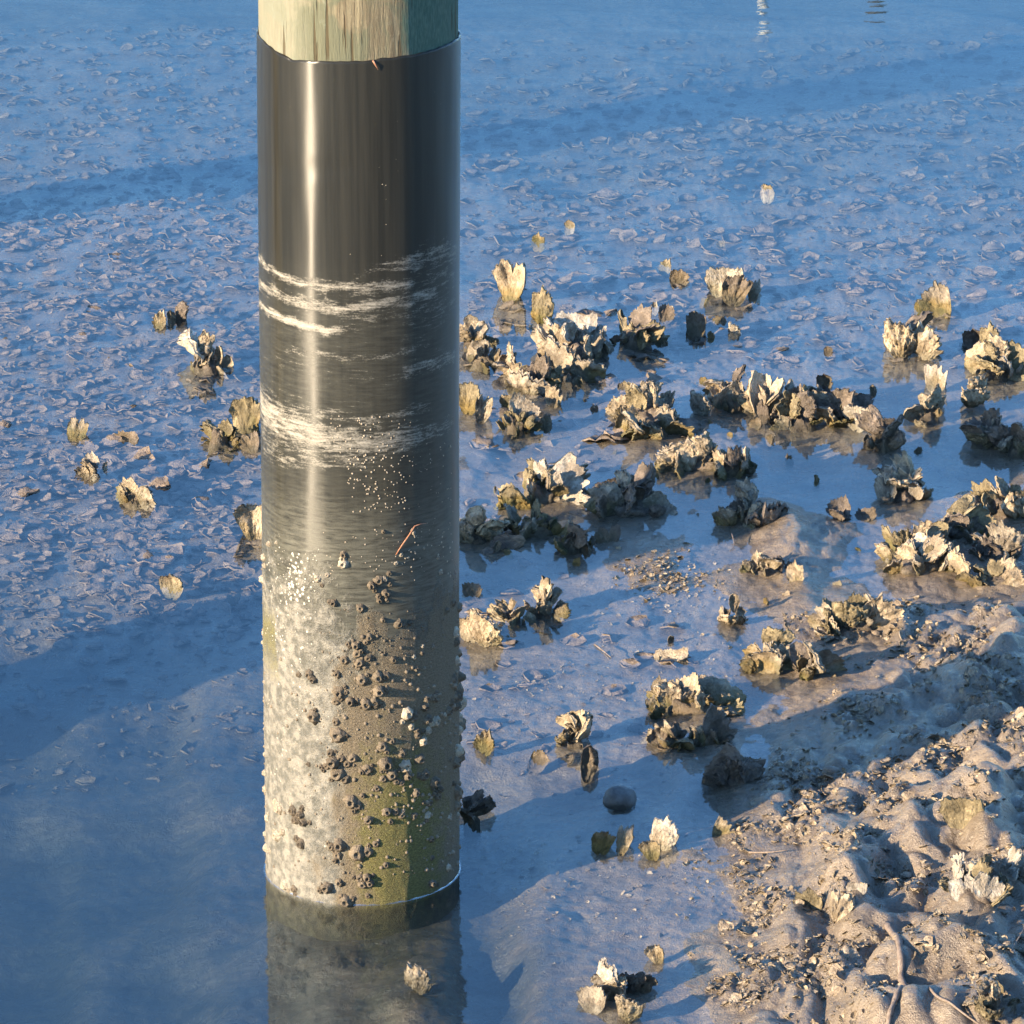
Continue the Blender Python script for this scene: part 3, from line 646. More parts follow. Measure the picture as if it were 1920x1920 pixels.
def one_shell(px, py, w, h, label, mat='p', k=None, yaw=None, lx=0.0, ly=0.0, seed=0, cat='oyster', name='oyster_shell', group=None):
    r = random.Random(seed * 31 + px)
    p = ground_pt(px, py); s = mpp(p)
    g = float(tlook(p[0], p[1]))
    sink = max(0.006, p[2] - g) * 0.9 + 0.004
    h *= 0.9
    size = (h * s + sink * 0.9 * math.cos(ly)) / ((math.cos(ly) * 0.94 + math.sin(abs(ly)) * 0.36) * math.cos(lx))
    if ly > 0.8: sink *= 0.5
    k = r.randrange(18) if k is None else k
    wv = VAR[k % 18][0][:, 0]; wid = (w * s) / (size * (wv.max() - wv.min()))
    o = link(name, shell_me(k, mat))
    o.matrix_world = shell_matrix((p[0] - math.sin(lx) * size * 0.4, p[1], p[2] - sink), size, -0.5 + (yaw or 0.0), lx, ly, min(1.8, max(0.68, wid * 0.95)))
    return tag(o, label, cat, group)

def lump(seed, nu=30, nv=14):
    """a ragged half-buried lump of mud and old shell, unit half-width"""
    u = np.linspace(0, 2 * math.pi, nu, endpoint=False); v = np.linspace(0.03, math.pi * 0.62, nv)
    A_, B_ = np.meshgrid(u, v)
    X, Y, Z = np.sin(B_) * np.cos(A_), np.sin(B_) * np.sin(A_), np.cos(B_)
    k = 1 + 0.35 * pn(X * 1.6 + seed, Y * 1.6, Z * 1.6, seed) + 0.22 * pn(X * 4, Y * 4 + seed, Z * 4, seed + 2) + 0.10 * pn(X * 9, Y * 9, Z * 9 + seed, seed + 3)
    return mesh_np('mud_base', np.stack([X * k, Y * k, Z * k], -1).reshape(-1, 3), grid_quads(nu, nv, True))
LUMPS = []
for k in range(6):
    me = lump(31 + k); me.materials.append(SH_MUDDY); LUMPS.append(me)

def cluster(px, py, w, h, n, label, mats='pg', seed=0, fan=0.15, lean=1.0, spread=0.34, flat=2):
    """a clump of cemented oysters, w x h photograph px, its foot at px, py"""
    r = random.Random(seed * 101 + px * 7 + py)
    p = ground_pt(px, py); s = mpp(p)
    root = bpy.data.objects.new('oyster_cluster', None); COL.objects.link(root); root.location = p
    tag(root, label, 'oysters')
    g = float(tlook(p[0], p[1]))
    w *= 0.84; h *= 0.93
    Wm = w * s; Hv = min(h, 56 + 0.10 * h); Hm = Hv * s / 0.94 * 0.95; D = max(Wm * spread, (h - Hv) * s / 0.37)
    sink = (p[2] - g) + 0.012
    cap = max(0.036, min(0.055, 0.75 * Hm))
    n2 = int(n * (1.0 if h < 60 else 1.2) + D / 0.09)
    for i in range(n2):
        u = (-1 + 2 * (i + 0.5) / n2) if n2 > 1 else 0.0
        u = max(-1, min(1, u + r.uniform(-0.8, 0.8) / n2))
        row = (i * 0.618 + r.uniform(-0.1, 0.1)) % 1.0                        # depth row: 0 front .. 1 back
        hh = Hm * (1.0 - 0.35 * abs(u) ** 1.6) * r.uniform(0.5, 1.0)
        if i == n2 // 2: hh = Hm
        size = min(hh + sink, cap * r.uniform(0.75, 1.15))
        lift = max(0.0, hh + sink - size)
        k = r.choice(FANS) if r.random() < fan else (r.choice(NARROW) if r.random() < 0.22 else r.randrange(18))
        lx = u * 0.6 * lean + r.uniform(-0.65, 0.65); ly = (row - 0.5) * 0.9 * lean + r.uniform(-0.5, 0.5)
        yaw = -0.55 + r.choice([0, 0, math.pi]) + r.uniform(-0.85, 0.85) + (r.choice([-1.2, 1.2]) if r.random() < 0.25 else 0)
        x = u * (Wm * 0.5 - size * 0.25) - math.sin(lx) * size * 0.35
        y = row * D
        o = link('shell', shell_me(k, r.choice(mats)), None, root)
        o.matrix_local = shell_matrix((x, y, -sink + lift), size / max(0.6, math.cos(lx) * math.cos(ly)), yaw, lx, ly, r.uniform(0.8, 1.15))
    for i in range(flat + (n > 6)):                                      # shells lying about the foot
        a = r.uniform(0, 6.28); size = r.uniform(0.35, 0.65) * min(Hm + sink, 0.08)
        o = link('shell', shell_me(r.randrange(18), r.choice(mats)), None, root)
        o.matrix_local = shell_matrix((math.cos(a) * Wm * 0.42, D * 0.5 + math.sin(a) * D * 0.6, -sink + 0.010), size, r.uniform(0, 6.28), math.cos(a) * 0.9, math.sin(a) * 0.9)
    for i in range(n + 2 if h > 40 else 2):                                   # slivers and spat wedged between the big ones
        u = r.uniform(-1, 1); row = r.random(); size = r.uniform(0.016, 0.034)
        lx = u * 0.7 + r.uniform(-0.6, 0.6); ly = (row - 0.5) + r.uniform(-0.5, 0.5)
        o = link('shell', shell_me(r.choice(NARROW + [3, 6, 9]), r.choice(mats)), None, root)
        o.matrix_local = shell_matrix((u * Wm * 0.5, row * D, max(-sink + 0.004, Hm * (0.55 - 0.5 * abs(u)) * r.random() - 0.006)), size, r.uniform(0, 6.28), lx, ly)
    if n >= 3:
        o = link('mud_base', r.choice(LUMPS), None, root)
        o.matrix_local = Matrix.Translation((0, D * 0.5, -sink)) @ Matrix.Rotation(r.uniform(-0.4, 0.4) + r.choice([0, PI]), 4, 'Z') @ Matrix.Diagonal((Wm * 0.36, max(D * 0.48, Wm * 0.2), sink + Hm * 0.34, 1))
    return root

# ---- every clump and shell that stands out of the water, left of the pile
PI = math.pi
one_shell(297, 608, 28, 28, 'small fan-ribbed oyster tip, leftmost of three tips upper left of the pile', 'p', 4, 0.2)
one_shell(321, 600, 10, 22, 'thin dark oyster splinter between the two small tips upper left of the pile', 'g', 5, 0.3)
one_shell(344, 596, 26, 34, 'small dark ragged oyster tip, rightmost of the three tips upper left of the pile', 'm', 6, 2.8, 0.35)
cluster(385, 690, 78, 72, 4, 'chunky pale oyster clump standing alone in the water left of the pile', 'wpp', 2, 0.1, 0.6)
one_shell(142, 815, 24, 30, 'little leaning oyster shell at the far left above the curved dark shell', 'g', 7, 0.4, 0.3)
one_shell(230, 826, 62, 26, 'low curved dark oyster shell arching out of the water, far left', 'm', 2, 0.2, 0.1, 0.7)
cluster(168, 886, 52, 36, 3, 'small knobbly pale oyster clump at the far left below the curved dark shell', 'pw', 3, 0.0, 0.8, flat=1)
cluster(246, 938, 62, 38, 3, 'low two-peaked oyster clump with a dark hollow, lowest of the far-left clumps', 'pg', 4, 0.0, 1.2, flat=1)
one_shell(460, 800, 42, 68, 'tall ochre-stained oyster shell standing close against the left side of the pile', 'o', 1, 0.1)
cluster(412, 832, 74, 46, 4, 'ochre oyster clump low in the water beside the tall shell left of the pile', 'op', 5, 0.2)
one_shell(468, 840, 46, 34, 'reddish brown slab of shell lying against the pile below the tall ochre shell', 'm', 8, 0.5, -0.4, 0.6)
one_shell(476, 1000, 38, 70, 'pale three-cornered oyster shell half hidden behind the left edge of the pile', 'p', 12, 0.3, -0.1)
one_shell(321, 1094, 18, 22, 'tiny lone oyster tip poking from the shell bed left of the pile', 'p', 3, 0.2)
one_shell(436, 1112, 26, 8, 'thin dark flake of shell just breaking the water left of the pile', 'm', 0, 0.3, 0.0, 1.0)
# ---- right of the pile, far group
one_shell(955, 556, 66, 78, 'square pale oyster shell, farthest of the big ones right of the pile', 'p', 8, 0.2)
one_shell(1018, 596, 44, 66, 'upright ribbed oyster with a brown front between the square pale shell and the big clump', 'o', 10, PI, 0.05)
cluster(1075, 700, 150, 150, 11, 'largest heap of pinkish pale oysters, upper middle right of the pile', 'ppgw', 7, 0.15, 0.9)
cluster(1198, 650, 100, 82, 6, 'dark olive oyster clump on the right flank of the large pinkish heap', 'mog', 8, 0.2, 0.8)
cluster(888, 646, 58, 60, 3, 'pale round-topped oysters beside the right edge of the pile at its streaked band', 'pg', 9, 0.2)
cluster(905, 680, 72, 44, 3, 'low ribbed oyster pair just below the round-topped oysters at the pile edge', 'gp', 10, 0.3)
cluster(955, 700, 36, 56, 3, 'narrow upright oyster slivers left of the large pinkish heap', 'pg', 11, 0.0, 0.5, flat=0)
cluster(1008, 722, 74, 62, 5, 'dark toothed oyster clump in front of the large pinkish heap', 'mgo', 12, 0.3)
one_shell(1100, 702, 85, 40, 'broad smooth grey oyster plate at the front foot of the large pinkish heap', 'g', 16, 0.1, 0.1, -0.5)
one_shell(876, 772, 32, 52, 'ochre oyster stub hugging the right edge of the pile', 'o', 9, 0.2)
one_shell(905, 785, 36, 50, 'folded grey oyster standing next to the ochre stub by the pile', 'g', 11, 0.5, 0.2)
one_shell(957, 764, 26, 30, 'small egg-shaped oyster tip alone in the water below the narrow slivers', 'p', 13, 0.1)
one_shell(1035, 752, 30, 34, 'pale oyster tip awash below the dark toothed clump', 'p', 14, 0.1, 0.1, -0.4)
cluster(967, 806, 60, 56, 4, 'small ochre and grey oyster knot standing off the right side of the pile', 'og', 13, 0.1)
one_shell(1022, 798, 28, 24, 'stubby flat-topped pale oyster right of the ochre and grey knot', 'w', 4, 0.3)
# middle heap
cluster(1215, 815, 150, 150, 10, 'big heap of fan-ribbed oysters in the middle right, topped by a toothed fan', 'ppgo', 14, 0.4, 0.9)
one_shell(1316, 772, 46, 50, 'round pale oyster disc on the right shoulder of the fan-ribbed heap', 'w', 16, PI, 0.0)
cluster(1372, 768, 66, 96, 5, 'dark upright oysters right of the fan-ribbed heap', 'mgp', 15, 0.2, 0.6)
cluster(1310, 880, 150, 90, 8, 'row of upright pale oyster fans joining the middle heap to the grey heap below', 'ppg', 16, 0.35, 0.7)
cluster(1180, 968, 150, 118, 10, 'shaded blue-grey oyster heap below the row of pale fans', 'ggm', 17, 0.35, 1.0)
cluster(1375, 888, 70, 56, 4, 'shaded grey oyster clump at the right end of the row of pale fans', 'gm', 18, 0.1)
cluster(1015, 942, 128, 106, 7, 'crown-shaped pale oyster clump with open spiky shells right of the pile', 'pwo', 19, 0.25, 1.35)
cluster(1000, 1000, 120, 56, 6, 'shaded olive oyster clump below the crown-shaped clump', 'omg', 20, 0.3, 1.2)
cluster(893, 1006, 68, 72, 4, 'grey oyster pair with a gaping dark shell at the pile edge', 'gp', 21, 0.0)
one_shell(950, 1024, 80, 24, 'dark flat oyster lying in shade beside the gaping pair at the pile', 'm', 2, 0.2, 0.2, 0.9)
cluster(1075, 1030, 66, 44, 4, 'low dark oysters in the shade below the olive clump', 'mo', 22, 0.1, 1.3)
one_shell(1140, 1018, 58, 36, 'lone dark oyster slab at the left foot of the blue-grey heap', 'm', 8, 0.6, -0.3, 0.6)
cluster(1392, 978, 104, 70, 5, 'dark oyster clump crowned by a grey spread fan, left of the mud hump', 'mgp', 23, 0.4)
one_shell(1400, 935, 52, 44, 'grey spread fan rising above the dark clump left of the mud hump', 'g', 10, PI, 0.1)
one_shell(1416, 984, 30, 38, 'pale oyster at the right end of the dark clump left of the mud hump', 'p', 7, 0.2, 0.3)
# far small tips
one_shell(1245, 496, 30, 12, 'tiny toothed pale oyster tip far out right of the square pale shell', 'w', 4, 0.0)
one_shell(1222, 499, 16, 5, 'thin flake awash left of the tiny toothed tip far out', 'g', 0, 0.4, 0.0, 0.8)
one_shell(1272, 524, 18, 22, 'tiny dark oyster point just right of the tiny toothed tip', 'm', 3, 0.4, 0.3)
one_shell(1008, 448, 24, 18, 'tiny striped oyster tip alone in the far water right of the pile', 'p', 10, 0.1)
one_shell(1066, 422, 13, 11, 'speck of pale shell farthest out right of the tiny striped tip', 'w', 6, 0.1)
one_shell(1437, 350, 18, 8, 'smallest farthest fleck of shell in the upper right water', 'p', 2, 0.1)
one_shell(1358, 548, 38, 58, 'egg-shaped oyster, pale face, alone far right of the square pale shell', 'w', 13, 0.2)
one_shell(1377, 556, 36, 50, 'dark barnacled half of the egg-shaped oyster pair', 'm', 1, 0.4, 0.15)
one_shell(1410, 552, 14, 28, 'thin pale upright sliver right of the egg-shaped oyster', 'w', 17, 0.1)
one_shell(1302, 620, 44, 40, 'dark three-cornered oyster below and left of the egg-shaped oyster', 'm', 6, 0.2)
one_shell(1346, 604, 36, 18, 'low dark oyster ridge next to the dark three-cornered oyster', 'm', 2, 0.1, 0.1, 0.5)
one_shell(1380, 620, 30, 22, 'bright white rounded shell below the egg-shaped oyster', 'c', 16, PI)
one_shell(1333, 632, 14, 14, 'very small tan tip between the dark oysters and the white rounded shell', 'p', 5, 0.1)
one_shell(1248, 592, 30, 18, 'small brown oyster lump above the dark clump on the pinkish heap', 'm', 9, 0.4, 0.3)
one_shell(1226, 574, 18, 9, 'pale fleck above the small brown lump near the pinkish heap', 'w', 4, 0.4)
one_shell(1552, 660, 14, 12, 'tiny black point in open water between the egg-shaped oyster and the trio', 'm', 6, 0.4)
# right side
one_shell(1758, 582, 44, 46, 'leaning brown-grey oyster alone at the upper right', 'g', 15, 0.3, -0.45)
one_shell(1690, 652, 66, 72, 'tall ribbed oyster fan, left one of the upper right trio', 'p', 16, PI + 0.2, -0.08)
one_shell(1712, 648, 28, 74, 'dark edge-on oyster blade leaning in the middle of the upper right trio', 'm', 5, 1.3, 0.5)
one_shell(1740, 652, 76, 56, 'broad round oyster, right one of the upper right trio', 'p', 4, PI - 0.1, 0.25)
one_shell(1856, 655, 46, 58, 'upright ribbed ochre oyster near the right edge, upper of two', 'o', 10, PI, 0.05)
one_shell(1826, 642, 26, 30, 'small dark shell left of the upright ribbed ochre oyster', 'm', 3, 0.3)
cluster(1872, 698, 84, 66, 5, 'bright yellowish oyster clump at the right edge below the ribbed ochre oyster', 'pwo', 24, 0.35)
cluster(1430, 778, 50, 74, 3, 'narrow two-tier oyster stack left of the brown cup cluster', 'gp', 25, 0.0, 0.5)
one_shell(1414, 796, 34, 16, 'flat dark shell at the foot of the narrow two-tier stack', 'm', 2, 0.1, -0.3, 0.8)
cluster(1505, 795, 100, 108, 7, 'brown cup-shaped oyster cluster, right of centre, around a dark hollow', 'ogm', 26, 0.15, 0.9)
cluster(1566, 788, 66, 68, 4, 'brown oysters between the cup-shaped cluster and the white oval', 'gom', 27, 0.1)
one_shell(1606, 795, 46, 42, 'clean white oval oyster face right of the brown oysters', 'c', 13, 0.0, 0.1)
one_shell(1614, 762, 52, 30, 'mud-grey rounded oyster behind the clean white oval', 'm', 9, 0.3, 0.1, 0.3)
one_shell(1637, 734, 12, 16, 'tiny white tip behind the mud-grey rounded oyster', 'w', 5, 0.1)
one_shell(1546, 718, 26, 20, 'small dark shell standing behind the brown cup-shaped cluster', 'm', 3, 0.2)
cluster(1662, 838, 62, 84, 4, 'dark sloping oyster clump in shade, right of the white oval', 'mm', 28, 0.1, 0.8)
cluster(1742, 780, 70, 58, 4, 'V-shaped grey oyster pair below the broad trio at right', 'gp', 29, 0.0, 1.3, flat=1)
one_shell(1752, 725, 36, 42, 'small speckled white oyster standing behind the V-shaped pair', 'w', 14, 0.1)
cluster(1828, 752, 44, 60, 2, 'upright speckled oyster between the V-shaped pair and the right edge clump', 'p', 30, 0.2, 0.4, flat=1)
cluster(1848, 830, 84, 66, 5, 'dark shaded oyster clump near the right edge under the speckled upright oyster', 'mog', 31, 0.3)
cluster(1906, 848, 60, 84, 4, 'shaded ribbed oysters cut by the right edge', 'gm', 32, 0.3)
cluster(1695, 940, 78, 100, 5, 'pointed pale oyster tower standing behind the large right bank cluster', 'pwp', 33, 0.1, 0.45)
one_shell(1660, 938, 34, 46, 'short oyster leaning left at the foot of the pointed pale tower', 'g', 7, 0.2, -0.2)
cluster(1885, 965, 110, 96, 6, 'wide oyster clump with a long curved rim at the right edge', 'pgo', 34, 0.3, 1.1)
cluster(1735, 1082, 160, 140, 10, 'largest oyster clump at the edge of the bank, bright frilled fans in front', 'ppwo', 35, 0.55, 0.8)
cluster(1800, 1010, 110, 70, 6, 'ochre and dark oysters between the frilled fans and the curved rim clump', 'omg', 36, 0.2)
cluster(1868, 1048, 100, 60, 6, 'grey shaded oysters packed at the right edge behind the yellow fans', 'gm', 37, 0.2)
cluster(1862, 1096, 104, 46, 5, 'low yellow-green toothed oysters at the waterline of the right bank', 'oop', 38, 0.55, 1.0)
one_shell(1622, 972, 46, 28, 'round muddy oyster hump in the water left of the pointed pale tower', 'm', 16, 0.1, 0.1, 0.4)
cluster(1578, 976, 34, 36, 2, 'small muddy oyster spike left of the round muddy hump', 'm', 39, 0.0, 0.6, flat=1)
# on and along the bank
cluster(1440, 1082, 92, 46, 4, 'mud-capped oysters where the left tongue of the bank meets the pool', 'mgp', 40, 0.1, 1.2)
one_shell(1490, 1092, 36, 50, 'pale frilled oyster at the right end of the mud-capped oysters', 'p', 10, 0.2, -0.1)
cluster(1373, 1160, 36, 52, 2, 'pair of small pale oyster slivers in the pool left of the bank', 'p', 41, 0.0, 0.9, flat=0)
cluster(1600, 1178, 116, 66, 7, 'half-buried yellowish oysters sunk into the upper bank mud', 'pog', 42, 0.3, 1.2)
cluster(1450, 1258, 82, 96, 5, 'spiky tan oyster clump at the edge of the bank', 'pgo', 43, 0.3, 0.7)
cluster(1520, 1268, 80, 66, 4, 'shaded dark oyster cups right of the spiky tan clump', 'gom', 44, 0.0, 1.0)
one_shell(1260, 1240, 70, 26, 'flat mud-coated oyster lying awash in the middle pool', 'p', 13, 0.1, 0.2, 1.15)
cluster(1020, 1148, 60, 76, 4, 'pale angular oyster pair standing behind the round bristly fan', 'pg', 45, 0.0, 0.7)
cluster(962, 1160, 52, 42, 3, 'low ochre oysters between the round bristly fan and the angular pair', 'op', 46, 0.2)
one_shell(916, 1196, 84, 74, 'round bristly oyster fan beside the pile, rim full of spines', 'p', 16, PI - 0.1, 0.1, -0.15)
one_shell(880, 1190, 34, 40, 'pale oyster partly hidden by the barnacled pile edge, left of the bristly fan', 'p', 3, 0.1)
one_shell(884, 1116, 42, 30, 'muddy low oyster at the pile edge above the bristly fan', 'm', 9, 0.3, 0.1, 0.4)
one_shell(905, 1398, 44, 44, 'pale oyster fan nearly under water beside the lower pile', 'p', 4, 0.1, -0.1, -0.5)
cluster(1078, 1388, 46, 70, 4, 'spiky tan oyster standing alone in the lower pool', 'pg', 47, 0.1, 0.4, flat=1)
one_shell(1104, 1440, 28, 52, 'dark shaded oyster sliver just below the spiky tan one', 'm', 5, 0.4, 0.1)
one_shell(1060, 1422, 34, 8, 'thin dark flake awash in the shade left of the dark sliver', 'm', 0, 0.2, 0.0, 0.9)
one_shell(1003, 1424, 24, 18, 'small black shell fragment awash left of the thin dark flake', 'm', 6, 0.2, 0.5)
cluster(1288, 1338, 170, 92, 7, 'broad oyster clump of standing fans in the lower pool, lit fan on its left', 'ppg', 48, 0.5, 0.75)
cluster(1262, 1398, 64, 44, 3, 'shaded dark oysters in front of the broad fan clump', 'gm', 49, 0.0)
cluster(1328, 1398, 62, 56, 4, 'shaded brown oyster knot at the right front of the broad fan clump', 'mg', 50, 0.1)
cluster(1376, 1472, 50, 64, 4, 'ragged dark oyster in the shade beside the mud point', 'mm', 51, 0.1, 1.2)
one_shell(1406, 1448, 56, 30, 'smooth grey shell lying in the shade right of the ragged dark oyster', 'g', 13, 0.2, 0.3, 0.9)
one_shell(1127, 1588, 34, 38, 'open dark-mouthed oyster, left of the small lit trio in the lower pool', 'o', 1, 0.3, 0.15)
one_shell(1166, 1590, 22, 44, 'thin pale oyster spike, middle of the small lit trio', 'w', 17, 0.2, 0.15)
one_shell(1246, 1580, 62, 56, 'bright pleated oyster fan, right of the small lit trio', 'w', 10, PI, 0.25)
one_shell(1222, 1602, 42, 34, 'smooth pale shell corner leaning at the foot of the bright pleated fan', 'p', 12, 0.2, -0.2)
one_shell(1350, 1566, 42, 24, 'small tan oyster lying by the bank right of the bright pleated fan', 'p', 14, 0.4, 0.7)
cluster(884, 1524, 52, 40, 3, 'jagged dark shell stuck by the waterline at the right edge of the pile', 'mm', 52, 0.1, 1.3, flat=0)
one_shell(790, 1816, 64, 26, 'pale ribbed fan breaking the water inside the reflection of the pile', 'g', 4, PI, 0.0)
cluster(1146, 1862, 44, 70, 3, 'tall pale oyster at the bottom of the picture above the rounded grey shells', 'wp', 53, 0.0, 0.4, flat=0)
one_shell(1108, 1890, 66, 42, 'rounded brown-grey oyster left below the tall pale one at the bottom', 'g', 9, 0.1, -0.1, 0.2)
one_shell(1180, 1905, 44, 54, 'grey slab-sided oyster right below the tall pale one at the bottom', 'g', 15, PI, 0.2)
cluster(1196, 1852, 74, 34, 3, 'dark jagged shells lying right of the tall pale oyster at the bottom', 'm', 54, 0.0, 1.3)
one_shell(1231, 1798, 36, 34, 'small lit oyster point in the shallows at the bottom', 'p', 12, 0.2, -0.3)
one_shell(1803, 1558, 62, 78, 'brown upright shell carrying a barnacle on the bank', 'o', 13, 0.1, -0.05)
cluster(1838, 1698, 130, 118, 7, 'bright white and cream oyster clump on the bank, dark cup at its front', 'cccwo', 55, 0.1, 0.8)
cluster(1896, 1650, 64, 60, 3, 'white oysters cut by the right edge behind the bright white clump', 'ccw', 56, 0.1, 0.8)
one_shell(1515, 1706, 62, 34, 'yellowish striped oyster lying half buried in the bank mud', 'o', 10, 0.4, -0.9, 0.2)
one_shell(1576, 1722, 56, 56, 'squarish pale oyster standing in the bank next to the striped one', 'p', 8, PI, 0.2)
one_shell(1606, 1676, 42, 26, 'pinkish white rounded shell behind the squarish pale oyster on the bank', 'c', 13, 0.2, 0.2, 0.6)
cluster(1866, 1905, 72, 96, 4, 'rugged barnacled oyster slab at the bottom right corner', 'pgo', 57, 0.2, 0.4)

rs = random.Random(77)
for _ in range(52):
    x, y = (rs.gauss(1200, 190), rs.gauss(780, 110)) if rs.random() < 0.6 else (rs.uniform(900, 1900), rs.uniform(560, 1260))
    q = at(x, y, 0)
    if x < 885 or not -0.045 < float(tlook(q[0], q[1])) < 0.004: continue
    one_shell(x, y, rs.uniform(9, 20), rs.uniform(5, 17), 'small stray shell tip poking out of the water between the oyster clumps', rs.choice('pgmow'), rs.randrange(18), rs.uniform(-1, 1), rs.uniform(-0.5, 0.5), rs.uniform(-0.3, 0.8), name='shell_tip', group='stray shell tips between the clumps')

# dark rounded stone in the lower pool
def stone(px, py, w, h, label, mat, seed):
    p = ground_pt(px, py); s = mpp(p)
    nu, nv = 26, 16
    u = np.linspace(0, 2 * math.pi, nu, endpoint=False); v = np.linspace(0.02, math.pi - 0.02, nv)
    U, Vv = np.meshgrid(u, v)
    X, Y, Z = np.sin(Vv) * np.cos(U), np.sin(Vv) * np.sin(U), np.cos(Vv)
    k = 1 + 0.16 * pn(X * 1.4 + seed, Y * 1.4, Z * 1.4, seed) + 0.05 * pn(X * 4, Y * 4, Z * 4 + seed, seed + 2)
    me = mesh_np('stone', np.stack([X * k * w * s * 0.5, Y * k * w * s * 0.42, Z * k * h * s * 0.62], -1).reshape(-1, 3), grid_quads(nu, nv, True)); me.materials.append(mat)
    o = link('stone', me); o.location = (p[0], p[1] + 0.03, p[2] + h * s * 0.12)
    return tag(o, label, 'stone')
STONE = mat_simple('wet_stone', (0.075, 0.066, 0.058), (0.13, 0.115, 0.10), 60, 0.55, 0.6, 260)
stone(1163, 1512, 66, 36, 'dark smooth rounded stone in the shade of the pile', STONE, 5)
stone(1560, 1460, 34, 18, 'small rounded brown pebble pressed into the mud point', MUD, 9)

# twigs
def tube(name, pts, radii, mat, n=8):
    pts = [Vector(p) for p in pts]; V = []
    for i, p in enumerate(pts):
        d = (pts[min(i + 1, len(pts) - 1)] - pts[max(i - 1, 0)]).normalized()
        a = d.cross(Vector((0.3, 0.2, 1))).normalized(); b = d.cross(a)
        for j in range(n):
            an = 2 * math.pi * j / n
            V.append(tuple(p + (a * math.cos(an) + b * math.sin(an)) * radii[i] * (1 + 0.12 * math.sin(3 * an + i))))
    Q = grid_quads(n, len(pts), True)
    V += [tuple(pts[0]), tuple(pts[-1])]; e = (len(pts) - 1) * n
    T = [(len(V) - 2, (j + 1) % n, j) for j in range(n)] + [(len(V) - 1, e + j, e + (j + 1) % n) for j in range(n)]
    me = mesh_np(name, np.array(V), Q, T); me.materials.append(mat); return me
def knotty(a, b, n, sd): return np.linspace(a, b, n) * (1 + 0.28 * pn(np.arange(n) * 0.45, np.zeros(n) + sd))
def smooth_path(pix, lift, per=6):
    P = [ground_pt(x, y, l) for (x, y), l in zip(pix, lift)]
    out = []
    for i in range(len(P) - 1):
        for k in range(per):
            out.append(P[i] + (P[i + 1] - P[i]) * (k / per))
    out.append(P[-1]); out = np.array(out)
    out[:, 2] = np.maximum(out[:, 2], tlook(out[:, 0], out[:, 1]) + np.interp(np.arange(len(out)), np.arange(len(lift)) * per, np.array(lift)) * 0.5)
    for _ in range(3): out[1:-1] = 0.25 * out[:-2] + 0.5 * out[1:-1] + 0.25 * out[2:]
    return out
TWIG = mat_simple('twig_bark', (0.15, 0.11, 0.08), (0.24, 0.185, 0.14), 120, 0.75, 0.6, 500)
stick = bpy.data.objects.new('forked_stick', None); COL.objects.link(stick)
tag(stick, 'thin forked stick lying on the mud at the lower right', 'stick')
a = smooth_path([(1664, 1732), (1680, 1772), (1690, 1810), (1688, 1840), (1700, 1866)], [-0.004, 0.006, 0.008, 0.006, 0.008])
b = smooth_path([(1700, 1866), (1680, 1880), (1668, 1905), (1664, 1935)], [0.008, 0.008, 0.007, 0.004])
c = smooth_path([(1702, 1867), (1730, 1870), (1762, 1880), (1800, 1900), (1840, 1920)], [0.008, 0.007, 0.006, 0.004, -0.004])
link('main_stem', tube('main_stem', a, knotty(0.0068, 0.0052, len(a), 1.5), TWIG), None, stick)
link('fork', tube('fork', b, knotty(0.0052, 0.0036, len(b), 2.5), TWIG), None, stick)
link('fork', tube('fork', c, knotty(0.0034, 0.0016, len(c), 3.5), TWIG), None, stick)
def twig(pix, lift, r0, label, per=5):
    q = smooth_path(pix, lift, per); me = tube('twig', q, np.linspace(r0, r0 * 0.5, len(q)), TWIG, 6)
    return tag(link('twig', me), label, 'twig')
twig([(1895, 1790), (1908, 1775), (1925, 1752)], [0.004, 0.012, 0.02], 0.0016, 'short thin twig poking from the mud at the right edge')
twig([(1372, 1010), (1378, 1026), (1368, 1034)], [0.012, 0.004, 0.001], 0.0012, 'hair-thin bent stem in the water under the dark oyster clump')
twig([(1405, 1602), (1440, 1606), (1476, 1600)], [0.004, 0.008, 0.006], 0.0022, 'thin straw lying along the edge of the bank')
twig([(1115, 1210), (1130, 1222), (1146, 1234)], [0.002, 0.003, 0.001], 0.0018, 'faint submerged twig in the middle pool')
# red-brown stem stuck to the sleeve
q = []
for x, y, l in [(742, 1040, .001), (752, 1022, .003), (766, 1000, .005), (774, 985, .006), (786, 981, .005), (797, 980, .004)]:
    a_, z_ = on_pile(x, y); rr_ = PR + l
    q.append((PB[0] + math.sin(a_) * rr_ + LEAN * z_, PB[1] - math.cos(a_) * rr_, z_))
RUST = mat_simple('dry_stem', (0.22, 0.09, 0.045), (0.34, 0.17, 0.10), 200, 0.6)
tag(link('dry_stem', tube('dry_stem', q, [.0012, .0015, .0015, .0012, .0008, .0005], RUST, 6)), 'curved reddish dry stem stuck to the shaded side of the sleeve', 'stem')
q = []
for x, y, l in [(699, 113, .001), (703, 120, .004), (709, 131, .002)]:
    a_, z_ = on_pile(x, y); rr_ = PR + l
    q.append((PB[0] + math.sin(a_) * rr_ + LEAN * z_, PB[1] - math.cos(a_) * rr_, z_))
tag(link('wood_splinter', tube('wood_splinter', q, [.0018, .0016, .0005], RUST, 6)), 'reddish splinter sticking out over the top edge of the sleeve', 'splinter')

